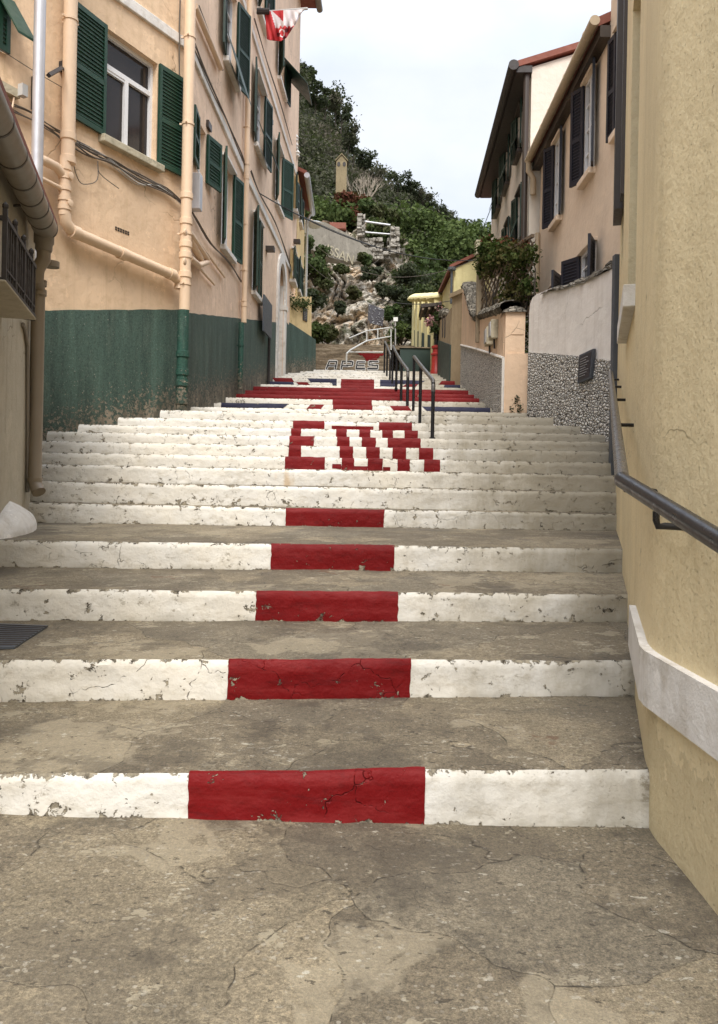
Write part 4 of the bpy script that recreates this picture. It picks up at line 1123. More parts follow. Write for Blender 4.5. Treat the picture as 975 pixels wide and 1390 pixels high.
T = [PW.hit(px, py) for px, py in [(842,492),(838,491),(800,485),(760,481),(718.6,478)]]
m = MB()
def dash(u, v):
    k = u*(len(T)-1); i = min(int(k), len(T)-2); f = k-i; s = T[i][0]*(1-f)+T[i+1][0]*f; z = T[i][1]*(1-f)+T[i+1][1]*f
    z += .015*fbm(s*9, 1, 1); return PW.pt(s, 1.0+(z-1.0)*v, .02)
m.grid(dash, 80, 4); m.grid(lambda u, v: dash(u, 1.0)-PW.n*(.02*v), 80, 1); m.build('pebble_dashing', 'pebble', pw, fixn=True)
# rubble coping
m = MB(); tc = [(842,351),(828,356),(812,365),(795,374),(778,379),(762,384),(748,386),(737,391)]
TT = [PW.hit(px, py+8) for px, py in tc]; 
def cop(u, v):
    k = u*(len(TT)-1); i = min(int(k), len(TT)-2); f = k-i; s = TT[i][0]*(1-f)+TT[i+1][0]*f; z = TT[i][1]*(1-f)+TT[i+1][1]*f
    a = math.pi*v; hgt = .13*(1-.5*u)
    return PW.pt(s+.02*fbm(s*8, v*5, 0), z-.02+math.sin(a)*hgt*(1+.6*fbm(s*7, v*3, 2)), -.13+.17*math.cos(a)*(1+.3*fbm(s*6, v*4, 9)))
m.grid(cop, 90, 10); m.build('coping', 'rubble', pw, smooth=True)
pq = empty('wall_plaque', PW.hp(806, 497, .05), 'dark framed plaque tilted on the pebble-dashed wall', 'plaque')
m = MB(); c4 = [PW.hit(*q_, .03) for q_ in ((787, 521), (805, 514), (809, 473), (789.5, 482))]
Zp = lambda k, o, dz=0: PW.pt(c4[k][0], c4[k][1]+dz, o)
m.hexa([Zp(0,.02), Zp(1,.02), Zp(2,.02), Zp(3,.02), Zp(0,.07), Zp(1,.07), Zp(2,.07), Zp(3,.07)]); m.build('frame', 'slate_metal', pq, bevel=.01)
m = MB(); cc_ = sum((Zp(k, .075) for k in range(4)), Vector())/4
m.add([cc_+(Zp(k, .075)-cc_)*.82 for k in range(4)], [(0,1,2,3)]); m.build('panel', 'slate_sign', pq)
m = MB()
for k in range(1, 9):
    t = .12+k*.085; a = Zp(3,.08).lerp(Zp(0,.08), t); b = Zp(2,.08).lerp(Zp(1,.08), t); m.tube([a.lerp(b, .2), a.lerp(b, .8-.1*(k % 3))], .006, 4)
m.build('lettering', 'sign_line', pq)

# peach pillar + garden wall
X13, X20 = 2.46, 2.46+.05*8
GW = Wall((2.44, 13.0), (ray(625.5, 513)[0]*21.4, 21.4))
gw = empty('garden_wall', (2.7, 16, 0), 'low peach garden wall with a grey pebble-dashed base and rubble coping', 'wall')
ps0, pz = 0, 0
FRW = Wall((2.44, 13.0), (3.3, 12.9))
ztopP = FRW.hit(700, 423)[1]
m = MB(); sR = FRW.hit(712.5, 480)[0]; FRW.box(m, 0, sR, 1.4, ztopP, -.9, 0); m.build('pillar', 'peach_wall', gw)
m = MB(); FRW.box(m, .02, sR+.12, 1.4, FRW.hit(700, 480)[1], -.5, .03); m.build('pillar_base', 'peach_wall', gw)
m = MB(); c_s, c_z = FRW.hit(695, 434); FRW.box(m, c_s, c_s+.2, c_z-.25, c_z, 0, .012); m.build('recess_panel', 'peach_wall', gw)
# garden-wall face with curved coping line
tg = [(684.5,423),(672,428),(655,433),(645,437),(639,433),(635,420),(631,405),(629,393),(626,391)]
toppoly(GW, tg, 1.6, 'peach_wall', 'wall', gw, thick=.35)
db = [(684.5,486),(665,479),(645,473),(627,468.5)]
T2 = [GW.hit(px, py) for px, py in db]
m = MB()
def dash2(u, v):
    k = u*(len(T2)-1); i = min(int(k), len(T2)-2); f = k-i; s = T2[i][0]*(1-f)+T2[i+1][0]*f; z = T2[i][1]*(1-f)+T2[i+1][1]*f
    return GW.pt(s, 1.6+(z-1.6)*v, .025)
m.grid(dash2, 60, 4); m.grid(lambda u, v: dash2(u, 1.0)-GW.n*(.025*v), 60, 1); m.build('pebble_dashing', 'pebble_far', gw)
m = MB(); m.tube([GW.pt(T2[k][0], T2[k][1], .02) for k in range(4)], .03, 6); m.tube([GW.pt(.02, T2[0][1], .02), GW.pt(.02, 1.6, .02)], .03, 6); m.build('edging', 'white_trim', gw)
CT = [GW.hit(px, py) for px, py in [(712,424),(700,414),(690,412),(684,418),(672,423),(655,428),(646,431),(641,424),(638,410),(634,396),(630,388)]]
CT = CT[3:]
m = MB()
def cop2(u, v):
    k = u*(len(CT)-1); i = min(int(k), len(CT)-2); f = k-i; s = CT[i][0]*(1-f)+CT[i+1][0]*f; z = CT[i][1]*(1-f)+CT[i+1][1]*f
    a = 2*math.pi*v; return GW.pt(s+.03*fbm(s*5, v*3, 1), z+.02+.13*math.sin(a)*(1+.4*fbm(s*4, v*3, 0)), -.15+.22*math.cos(a)*(1+.3*fbm(s*4, v*2, 7)))
m.grid(cop2, 80, 14); m.build('coping', 'rubble', gw, smooth=True)
m = MB(); m.grid(lambda u, v: FRW.pt(-.05+(sR+.1)*u, ztopP-.01+.17*math.sin(math.pi*v)*(1+.4*fbm(u*3, v*3, 2))*math.sin(math.pi*min(.999, max(.001, u)))**.35, .05-.9*v), 20, 14); m.build('coping', 'rubble', gw, smooth=True)
for k, (px, py) in enumerate(((668.5, 457), (675, 448))):
    mb_ = empty('meter_box', GW.hp(px, py, .08), ['left lower', 'right upper'][k]+' grey meter box on the peach garden wall', 'meter box', 'meter boxes on the garden wall')
    m = MB(); s, z = GW.hit(px, py); GW.box(m, s-.16, s+.16, z-.17, z+.17, .0, .13); m.build('casing', 'dirty_trim', mb_, bevel=.01)
    m = MB(); GW.box(m, s-.12, s+.12, z-.12, z+.13, .13, .145); m.build('cover', 'galv', mb_)
    m = MB(); m.tube([GW.pt(s, z-.17, .05), GW.pt(s, z-.34, .04)], .02, 6); m.build('conduit', 'black_dull', mb_)

# tan buttress and tan wall with dark dado, further up
def W_(p, q): return Wall(p, q)
def xat(px, Y, py=480): return (ray(px, py)[0]*Y, Y)
BW = Wall(xat(627, 21.4), xat(612.5, 22.0))
TW = Wall(xat(612.5, 22.02), xat(591, 27.6))
YW = Wall(xat(592.5, 27.6), xat(561, 34.0))
tb = empty('tan_wall', (2.8, 24, 2), 'tan plastered wall with a near-black green base behind the red post', 'wall')
m = MB(); zt_ = BW.hit(620, 402)[1]; BW.box(m, 0, BW.L, 2.5, zt_, -1.2, 0); m.build('buttress', 'tan', tb)
m = MB(); BW.box(m, -.1, BW.L+.05, zt_, zt_+.12, -1.3, .08); m.build('coping', 'tan', tb)
toppoly(TW, [(612.5,418),(606,430),(600,433),(591,437)], 2.5, 'tan', 'wall', tb)
toppoly(TW, [(612.5,468),(591,460)], 2.5, 'dado_dark', 'painted_base', tb, thick=.3, o=.03)
for px in (601.5, 604.5):
    m = MB(); s, z = TW.hit(px, 443); TW.box(m, s-.12, s+.12, z-.35, z+.3, 0, .02); m.build('slit', 'darkbrown', tb)
# pale rubble on top of it
m = MB(); 
for k in range(14):
    p = TW.hp(592+k*1.1, 433-(k % 3)*2, -.1); m.lathe(p, [(.02,0),(.16,.05),(.18,.14),(.1,.24),(.02,.27)], 7)
m.build('coping', 'rubble', tb)
yw = empty('yellow_wall', (2.6, 31, 3), 'pale yellow wall with pilasters and domed caps above a dark green base', 'wall')
toppoly(YW, [(592.5,409),(561,412)], 3.0, 'paleyellow', 'wall', yw)
toppoly(YW, [(592.5,458),(561,447)], 3.0, 'dado_dark', 'painted_base', yw, thick=.3, o=.04)
for px in (563, 567.5, 573, 581, 590):
    m = MB(); s, z = YW.hit(px, 407); YW.box(m, s-.35, s+.35, 3, z, -.4, .06); m.build('pilaster', 'paleyellow', yw)
    m = MB(); m.lathe(YW.pt(s, z, -.14), [(.46,0),(.46,.07),(.38,.15),(.22,.24),(.04,.28)], 16); m.build('cap', 'paleyellow', yw, smooth=True)
m = MB(); gz0 = P(606, 425, 30)   # the second yellow pavilion behind
for px, w__ in ((607, 1.1),):
    c = P(607, 430, 31); m.box(c.x-.32, c.x+.32, 30.8, 31.6, 3, P(607, 413, 31).z)
m.build('pilaster', 'paleyellow', yw)
m = MB(); c = P(607, 413, 31); m.lathe(Vector((c.x, 31.2, c.z)), [(.55,0),(.55,.08),(.3,.3),(.05,.4)], 14); m.build('cap', 'paleyellow', yw, smooth=True)
# dark green low wall facing us
lw = empty('low_wall', (2, 29, 4.9), 'dark green painted low wall behind the railings at the head of the steps', 'wall')
m = MB(); a = P(543, 500, 28.6); b = P(592, 500, 28.6); m.box(a.x, b.x+.4, 28.6, 28.9, 4.6, P(565, 472.5, 28.6).z); m.build('wall', 'dado_dark', lw)
m = MB(); m.box(a.x-.03, b.x+.42, 28.55, 28.95, P(565, 472.5, 28.6).z, P(565, 471, 28.6).z); m.build('coping', 'stone_step', lw)

# red post with black upper column and hanging plants
rpst = empty('red_post', P(592, 505, 26.4), 'red cast-iron post with black upper shaft near the tan wall', 'post')
bp_ = P(592, 505, 26.4); H1 = P(592, 470, 26.4).z-bp_.z
m = MB(); m.lathe(bp_-Vector((0,0,.15)), [(.19,0),(.19,.2),(.165,.24),(.16,H1*.8),(.19,H1*.82),(.19,H1*.88),(.13,H1*.92),(.13,H1+.05),(.17,H1+.08),(.17,H1+.15),(.06,H1+.2)], 22); m.build('base', 'redpost', rpst, smooth=True)
m = MB(); Ht = P(592, 428, 26.4).z-bp_.z; m.tube([bp_+Vector((0,0,H1)), bp_+Vector((0,0,Ht))], .07, 12); m.tube([bp_+Vector((0,0,H1+.25)), bp_+Vector((0,0,H1+.9))], .11, 12); m.tube([bp_+Vector((0,0,Ht-.7)), bp_+Vector((-.35,0,Ht-.2)), bp_+Vector((-.4,0,Ht))], .03, 8)
m.build('shaft', 'black', rpst, smooth=True)
hb = empty('hanging_basket', P(597, 435, 26.2), 'leafy hanging basket with pale pink flowers on the black post', 'plant')
c1, c2, c3 = P(599, 428, 26.2), P(597, 438, 26.2), P(594, 446, 26.2)
m = MB(); m.lathe(c2-Vector((0,0,.25)), [(.08,0),(.2,.12),(.26,.26)], 12); m.build('basket', 'wood', hb)
leaf_obj('foliage', [c1, c2, c3], [.32, .36, .26], [260, 320, 160], .11, 'leaf_mid', hb, 3)
leaf_obj('flowers', [P(584, 437, 26.1), P(586, 432, 26.1), P(597, 418, 26.1)], [.18, .13, .16], [70, 40, 40], .09, 'petal', hb, 4)
cn = empty('canopy', P(585, 424, 26.9), 'dark weathered timber canopy projecting from the tan wall above the red post', 'canopy')
m = MB(); q = [P(571.5, 417, 26.0), P(600, 414, 26.0), P(591, 430, 27.4), P(568.5, 431, 27.4)]
m.prism(q, (0,0,.10)); m.build('roof', 'darkbrown', cn)
m = MB(); 
for t in (.1, .4, .7): a = q[0].lerp(q[1], t); b = q[3].lerp(q[2], t); m.tube([a-Vector((0,0,.06)), b-Vector((0,0,.06))], .045, 5)
m.tube([q[3].lerp(q[2], .4), P(590, 447, 26.6)], .04, 6); m.build('beam', 'wood', cn)

# ------------------------------------------------------------------ BEIGE HOUSE right
BX = 3.62
BH = Wall((BX+.028*-4, 9.0), (BX+.03*3.4, 16.2))
bh = empty('beige_house', (5, 12, 0), 'beige rendered house with navy louvred shutters and a tan gutter on the right', 'house')
hb_ = []
def wpx(w, h, holes, xl, xr, yt, yb, **k): return win_px(w, h, holes, xl, xr, yt, yb, **k)
w1_ = wpx(BH, bh, hb_, 754, 763, 190, 298, mat='navy_sh', angs=(168, 150), head=True, sillmat='beige', d=-.05)
w2_ = wpx(BH, bh, hb_, 795, 808, 106, 236, mat='navy_sh', angs=(165, 152), head=True, sillmat='beige', d=-.05)
w3_ = wpx(BH, bh, hb_, 840, 856, 30, 170, mat='navy_sh', angs=(174, 172), head=True, sillmat='beige')
w4_ = wpx(BH, bh, hb_, 790, 809, 338, 420, mat='navy_sh', angs=(155, 150), head=True, sillmat='beige', d=-.05)
w5_ = wpx(BH, bh, hb_, 747, 765, 386, 450, mat='navy_sh', angs=(150, 150), head=True, sillmat='beige')
gs0, gz0_ = BH.hit(812, 40, .25); gs1, gz1_ = BH.hit(722, 214, .25); ZE = 8.06
wall_mesh(BH, 0, BH.L, 0, ZE+.05, hb_, thick=.3).build('wall', 'beige', bh)
m = MB(); e0, e1 = BH.pt(0, 0, -.02), BH.pt(BH.L, 0, -.02); D = Vector((6.0, 0, 0))
for p, q in ((e0, e0+D), (e0+D, e1+D), (e1+D, e1)): m.add([p, q, q+Vector((0,0,ZE)), p+Vector((0,0,ZE))], [(0,1,2,3)])
m.build('rear_wall', 'beige', bh)
m = MB(); sG = 2.25; BHx = MB(); BH.box(BHx, 0, sG, ZE-.3, ZE+2.4, -3.0, .004); BHx.build('wall', 'beige', bh)
m = MB(); r0 = BH.pt(sG, ZE-.05, .18); r1 = BH.pt(BH.L+.12, ZE-.05, .18); rise = Vector((3.2, 0, 1.5))
m.hexa([r0, r1, r1+rise, r0+rise, r0+Vector((0,0,.14)), r1+Vector((0,0,.14)), r1+rise+Vector((0,0,.14)), r0+rise+Vector((0,0,.14))])
m.hexa([r0+rise, r1+rise, r1+rise+Vector((3.2,0,-1.5)), r0+rise+Vector((3.2,0,-1.5)), r0+rise+Vector((0,0,.14)), r1+rise+Vector((0,0,.14)), r1+rise+Vector((3.2,0,-1.36)), r0+rise+Vector((3.2,0,-1.36))])
m.build('roof', 'tile', bh)
m = MB(); BH.box(m, sG-.02, BH.L+.1, ZE-.22, ZE-.05, 0.003, .16); m.build('soffit', 'darkbrown', bh)
m = MB(); m.tube([BH.pt(sG-.1, ZE-.02, .26), BH.pt(BH.L+.1, ZE-.02, .26)], .075, 14)
k = sG+.3
while k < BH.L: m.tube([BH.pt(k-.02, ZE-.02, .26), BH.pt(k+.02, ZE-.02, .26)], .083, 14); k += .62
gt = m.build('gutter', 'pipe_beige', bh, smooth=True)
m = MB(); p = BH.pt(BH.L-.02, ZE-.02, .26); m.tube([p, p-Vector((0,0,.25)), p-Vector((0,0,.4))-BH.n*.1, p-Vector((0,0,.75))-BH.n*.1], .06, 12); m.build('downpipe', 'pipe_beige', bh, smooth=True)
# a slim upright strip/post at its far edge
m = MB(); s, z = BH.hit(727, 300); m.tube([BH.pt(BH.L-.1, 2, .06), BH.pt(BH.L-.1, BH.hit(728, 325)[1], .06)], .05, 8); m.build('conduit', 'pipe_beige', bh)

# ------------------------------------------------------------------ CREAM HOUSE with gable (behind)
CH = Wall((ray(720, 200)[0]*16.3, 16.3), (ray(668, 260)[0]*23.6, 23.6))
ch = empty('gabled_house', (6, 19, 0), 'cream gabled house with dark green shutters and black eaves behind the beige house', 'house')
hc = []
for (xl, xr, yt, yb, an) in ((703.5, 709, 152, 208, (172, 166)), (687, 692, 200, 252, (172, 166)), (675.5, 680, 235, 284, (172, 170)), (703.5, 709, 262, 330, (172, 166)), (688, 692, 304, 362, (172, 168))):
    ww = wpx(CH, ch, hc, xl, xr, yt, yb, mat='green_sh_dark', angs=an, head=True, sillmat='darkbrown')
    sm, zm = CH.hit((xl+xr)/2, (yt+yb)/2+8); flap(CH, ww, sm-.1, sm+.45, zm-.85, zm+.15, .42, 'green_sh_dark')
ZCH = 10.05
wall_mesh(CH, 0, CH.L, 0, ZCH, hc, thick=.3).build('wall', 'cream', ch)
c0 = CH.pt(0, 0, -.01); 
gx = 7.0; slope = .33
m = MB(); g0 = c0; g1 = c0+Vector((gx, 0, 0)); g2 = c0+Vector((2*gx, 0, 0)); zt2_ = ZCH
m.add([g0, g2, g2+Vector((0,0,ZCH)), g1+Vector((0,0,ZCH+gx*slope)), g0+Vector((0,0,ZCH))], [(0,1,2,3,4)])
c9 = CH.pt(CH.L, 0, -.01); k0, k2 = c9, c9+Vector((2*gx, 0, 0)); k1 = c9+Vector((gx, 0, 0))
m.add([k0, k2, k2+Vector((0,0,ZCH)), k1+Vector((0,0,ZCH+gx*slope)), k0+Vector((0,0,ZCH))], [(0,1,2,3,4)])
m.add([g2, k2, k2+Vector((0,0,ZCH)), g2+Vector((0,0,ZCH))], [(0,1,2,3)])
m.build('gable_wall', 'cream', ch)
m = MB(); up_ = Vector((0,0,.13))
A0 = CH.pt(-.12, ZCH-.05, .32); A1 = CH.pt(CH.L+.2, ZCH-.05, .32); R0 = g1+Vector((0,-.12,ZCH+gx*slope+.04)); R1 = k1+Vector((0,.2,ZCH+gx*slope+.04))
m.hexa([A0, A1, R1, R0, A0+up_, A1+up_, R1+up_, R0+up_]); B0 = g2+Vector((.3,-.12,ZCH-.05)); B1 = k2+Vector((.3,.2,ZCH-.05))
m.hexa([R0, R1, B1, B0, R0+up_, R1+up_, B1+up_, B0+up_]); m.build('roof', 'tile', ch)
m = MB(); CH.box(m, -.1, CH.L+.15, ZCH-.16, ZCH-.02, .002, .34); m.tube([CH.pt(-.15, ZCH-.02, .40), CH.pt(CH.L+.25, ZCH-.02, .40)], .11, 12); m.build('gutter', 'black_dull', ch)
m = MB(); m.tube([CH.pt(.02, ZCH-.05, .1), CH.pt(.02, 3, .1)], .065, 12); m.build('downpipe', 'darkbrown', ch)
# small yellow gabled building behind the trellis
yg = empty('yellow_annex', (4.2, 25, 3), 'small yellow building with a sloping tiled verge behind the trellis', 'house')
a = P(616.5, 365, 24.5); b = P(652, 343, 24.5); zb__ = 3.0; c = b+Vector((2.5, 0, 1.2))
m = MB(); m.prism([Vector((a.x, 24.5, zb__)), Vector((c.x, 24.5, zb__)), c, a], (0, 3.5, 0)); m.build('wall', 'paleyellow', yg)
m = MB(); m.prism([a+Vector((-.15,-.1,0)), c+Vector((0,-.1,0)), c+Vector((0,-.1,.14)), a+Vector((-.15,-.1,.10))], (0, 3.8, 0)); m.build('roof', 'tile', yg)
m = MB(); p = P(613.5, 368, 24.4); m.tube([Vector((p.x, 24.4, p.z)), Vector((p.x, 24.4, P(613, 412, 24.4).z))], .04, 8); m.lathe(p, [(.05,0),(.13,.03),(.13,.12),(.03,.14)], 10); m.build('downpipe', 'slate_metal', yg)

# ------------------------------------------------------------------ trellis, post and vine
LT = Wall((ray(650, 420)[0]*17.0, 17.0), (ray(722, 420)[0]*14.6, 14.6))
tr = empty('trellis', (3.0, 16, 4), 'timber lattice trellis standing on the peach garden wall', 'trellis')
s1_, zl = LT.hit(722, 425); _, zt_ = LT.hit(690, 340); s0_, _ = LT.hit(654, 400)
m = MB(); zb0_ = LT.hit(690, 436)[1]; HH = zt_-zb0_; n = 0; s = s0_-HH
while s < s1_:
    for d in (1, -1):
        a0, a1 = (s, s+HH) if d > 0 else (s+HH, s)
        # clip to [s0_, s1_]
        def cl(sv): return min(max(sv, s0_), s1_)
        b0_, b1_ = cl(a0), cl(a1)
        if abs(b1_-b0_) < .02: continue
        zz0 = zb0_+HH*abs(b0_-a0)/HH; zz1 = zb0_+HH*abs(b1_-a0)/HH
        m.obox(LT.pt(b0_, zz0, .01*d), (LT.pt(b1_, zz1, .01*d)-LT.pt(b0_, zz0, .01*d)).normalized(), LT.n, LT.n.cross((LT.pt(b1_, zz1)-LT.pt(b0_, zz0)).normalized()), 0, (LT.pt(b1_, zz1)-LT.pt(b0_, zz0)).length, -.008, .008, -.016, .016)
    s += .19
m.build('lattice', 'wood', tr)
m = MB(); LT.box(m, s0_-.03, s1_, zt_-.03, zt_+.03, -.03, .03); LT.box(m, s0_-.03, s1_, zb0_-.03, zb0_+.02, -.03, .03); m.build('frame', 'wood', tr)
tp = empty('timber_post', P(648, 425, 17.0), 'pale square timber post with a cream cap at the left end of the trellis', 'post')
a = P(649.5, 428, 17); m = MB(); m.box(a.x-.05, a.x+.10, 16.9, 17.05, a.z-.6, P(648, 346, 17).z); m.build('shaft', 'wood_post', tp)
m = MB(); m.box(a.x-.10, a.x+.06, 16.85, 17.08, P(648, 347, 17).z, P(648, 328, 17).z); m.build('cap', 'dirty_trim', tp)
vn = empty('climbing_vine', LT.pt(1.2, 4.5, 0), 'dense climbing vine with reddish tips spilling over the trellis', 'vine')
cs, rs, ns = [], [], []
for k in range(50):
    px = random.uniform(655, 720); t = random.random(); py = 330+ (px-655)*.18+ 78*t**1.5
    if px < 690 and py > 385: continue
    cs.append(LT.hp(px, py, random.uniform(-.15, .12))); rs.append((.24, .2, .2)); ns.append(110)
for px, py in ((700,410),(708,422),(714,400),(716,440),(715,460),(704,395),(690,400)):
    cs.append(LT.hp(px, py, -.05)); rs.append((.2,.18,.3)); ns.append(90)
leaf_obj('foliage', cs, rs, ns, .085, 'leaf_vine', vn, 9, hollow=.2)
cs = [LT.hp(random.uniform(652, 716), 324+random.uniform(0, 12)+(0), 0) for _ in range(9)]
leaf_obj('foliage', cs, [(.16,.16,.10)]*9, [24]*9, .08, 'leaf_red', vn, 10, hollow=.1)
m = MB()
for k in range(9):
    px = 662+k*7; m.tube([LT.hp(px, 432, 0), LT.hp(px+random.uniform(-8, 8), 400, .05), LT.hp(px+random.uniform(-10, 10), 365, -.05), LT.hp(px+random.uniform(-10, 14), 340, 0)], [.022,.018,.012,.006], 6)
m.build('stem', 'bark', vn)
# vine fringe near the yellow annex and by the pillar foot
pv = empty('wall_plant', FRW.hp(702, 545, .03), 'straggly plant growing up the foot of the peach pillar', 'plant')
leaf_obj('foliage', [FRW.hp(702, 548, .04), FRW.hp(700, 540, .04), FRW.hp(694, 555, .04), FRW.hp(707, 556, .04)], [(.10,.05,.12),(.07,.05,.07),(.06,.05,.05),(.06,.05,.05)], [28,14,14,16], .05, 'leaf_dark', pv, 12, hollow=.1)

# ------------------------------------------------------------------ yellow house + annex wall beyond the peach house
YH = Wall((FX(26.75)+.02, 26.75), (ray(414, 300)[0]*30.6, 30.6))
yh = empty('yellow_house', (-6, 29, 0), 'yellow house with narrow green shutters beyond the tall peach house', 'house')
hy = []
wpx(YH, yh, hy, 397.5, 400, 340, 384, mat='green_sh_dark', angs=(170, 172), head=True); wpx(YH, yh, hy, 404.5, 407, 355, 398, mat='green_sh_dark', angs=(170, 172), head=True)
wpx(YH, yh, hy, 400.5, 402.5, 240, 290, mat='green_sh_dark', angs=(170, 172)); wpx(YH, yh, hy, 406.5, 408.5, 262, 305, mat='green_sh_dark', angs=(170, 172))
ZY = YH.hit(405, 236)[1]
wall_mesh(YH, 0, YH.L, 0, ZY, hy, thick=.3).build('wall', 'yellow', yh)
m = MB(); p0 = YH.pt(0, 0, -.02); p1 = YH.pt(YH.L, 0, -.02); D = Vector((-8, 0, 0))
for p, q in ((p0, p0+D), (p0+D, p1+D), (p1+D, p1)): m.add([p, q, q+Vector((0,0,ZY)), p+Vector((0,0,ZY))], [(0,1,2,3)])
m.build('rear_wall', 'yellow', yh)
m = MB(); q0 = YH.pt(-.05, ZY, .3); q1 = YH.pt(YH.L+.2, ZY, .3); r_ = Vector((-4, 0, 1.8)); m.hexa([q0, q1, q1+r_, q0+r_, q0+up_, q1+up_, q1+r_+up_, q0+r_+up_]); m.hexa([q0+r_, q1+r_, q1+r_*1+Vector((-4.4,0,-1.8)), q0+r_+Vector((-4.4,0,-1.8)), q0+r_+up_, q1+r_+up_, q1+r_+Vector((-4.4,0,-1.7)), q0+r_+Vector((-4.4,0,-1.7))]); m.build('roof', 'tile', yh)
m = MB(); m.tube([q0+Vector((0,0,-.02)), q1+Vector((0,0,-.02))], .1, 10); m.build('gutter', 'galv', yh, smooth=True)
m = MB(); m.tube([YH.pt(YH.L-.1, ZY, .3), YH.pt(YH.L-.1, ZY-.4, .1), YH.pt(YH.L-.1, 5, .1)], .055, 10); m.build('downpipe', 'white_metal', yh, smooth=True)
AW = Wall((-2.42, 25.2), (ray(427, 500)[0]*27.2, 27.2))
aw = empty('annex_wall', (-2, 26, 3.9), 'yellow stained wall end with a sloping dark green base and a small plaque', 'wall')
def apoly(w, pts, mat, name, parent, thick, o):
    m = MB(); pp = [w.hp(px, py) for px, py in pts]; m.prism([p+w.n*(o-thick) for p in pp], w.n*thick); return m.build(name, mat, parent)
apoly(AW, [(389,403),(423,402.5),(423,520),(389,520)], 'yellow', 'wall', aw, .5, 0)
apoly(AW, [(388.5,437),(393,438.5),(427,461),(427,520),(388.5,520)], 'dado2', 'painted_base', aw, .3, .05)
pl2 = empty('notice_plaque', AW.hp(414, 427, .05), 'small dark notice plaque on the yellow wall end above the green base', 'plaque')
m = MB(); s, z = AW.hit(414, 427); AW.box(m, s-.17, s+.15, z-.22, z+.22, 0, .03); m.build('plate', 'slate_sign', pl2)
m = MB()
for k in range(5): AW.box(m, s-.12, s+.1-.03*(k % 2), z+.1-k*.06, z+.112-k*.06, .03, .034)
m.build('lettering', 'sign_line', pl2)
dp = empty('dry_creeper', AW.hp(398, 412, .1), 'dry brown creeper hanging over the top of the yellow wall end', 'plant')
leaf_obj('foliage', [AW.hp(396+k*3.2, 407+(k*7 % 9), .08) for k in range(8)], [(.22,.12,.22)]*8, [60]*8, .08, 'leaf_mid', dp, 14, hollow=.1)
# white street lamp head on a bracket beyond the yellow house
sl = empty('street_lamp', P(426, 306, 30.8), 'white bowl street lamp bracketed from the yellow house corner', 'street lamp')
m = MB(); c = P(427, 304, 30.8); m.lathe(c+Vector((0,0,-.17)), [(.05,0),(.22,.04),(.36,.12),(.38,.17),(.30,.22),(.06,.26)], 20); m.build('bowl', 'ceramic', sl, smooth=True)
m = MB(); m.tube([c+Vector((0,0,.05)), YH.pt(YH.L-.05, c.z+.1, .0)], .035, 8); m.build('arm', 'white_metal', sl)

# ------------------------------------------------------------------ central handrails
def rail(name, label, posts, railpx, Ys, zfoot_extra=0):
    r0 = empty(name, (posts[0][0], posts[0][1], stair_z(posts[0][1])), label, 'handrail', 'handrails up the middle of the steps')
    tops = []
    for (x, Y, ztp) in posts:
        m = MB(); zb = stair_z(Y)-.02; m.tube([(x, Y, zb), (x, Y, ztp)], .024 if Y < 14 else .03, 12); m.tube([(x, Y, zb), (x, Y, zb+.04)], .04, 10); m.build('post', 'black', r0, smooth=True); tops.append(Vector((x, Y, ztp)))
    m = MB(); pts = list(tops); a, b = pts[0], pts[1]; d = (b-a).normalized()
    curve = [a+Vector((0,0,-.12)), a+Vector((0,0,-.03)), a+d*.05+Vector((0,0,.02)), a+d*.14+Vector((0,0,.02))]
    m.tube(curve+[p+Vector((0,0,.012)) for p in pts[1:]]+[pts[-1]+d*.06+Vector((0,0,.0))], .027 if posts[0][1] < 14 else .032, 12)
    m.build('rail', 'rail_worn', r0, smooth=True); return r0
def pp(px, py, Y): v = P(px, py, Y); return (v.x, Y, v.z)
rail('handrail', 'nearest black pipe handrail in the middle of the painted steps', [pp(588.5, 519, 9.8), pp(571.5, 497, 11.3), pp(562.5, 485, 13.1)], None, None)
rail('handrail', 'second black pipe handrail standing in the painted flag steps', [pp(554, 504, 14.9), pp(545.5, 492, 16.3), pp(538.8, 481, 18.6), pp(533.6, 470, 21.0)], None, None)
rail('handrail', 'farthest black handrail at the top of the painted flag steps', [pp(530, 482, 22.4), pp(526, 471, 24.6), pp(522.5, 464, 26.6)], None, None)
# white rails by the upper flight
wr = empty('white_handrail', P(471, 500, 29), 'white tubular handrail zigzagging beside the upper stone flight', 'handrail')
m = MB(); m.tube([P(470.5, 491, 29), P(470.5, 480, 29), P(476, 475, 30), P(498, 462.5, 31.5), P(531, 456.5, 33)], .032, 8)
m.tube([P(472, 478, 30.5), P(520, 478, 30.8)], .026, 8); m.tube([P(474, 459, 33), P(498, 449, 33.5), P(529, 444.5, 34)], .026, 8)
m.build('rail', 'white_metal', wr, smooth=True)
m = MB()
for px, y0, y1, Y in ((531, 447, 475, 33), (498, 450, 464, 33.5), (513, 447, 461, 33.6), (470.5, 480, 494, 29)): m.tube([P(px, y0, Y), P(px, y1, Y)], .028, 8)
m.build('post', 'white_metal', wr, smooth=True)

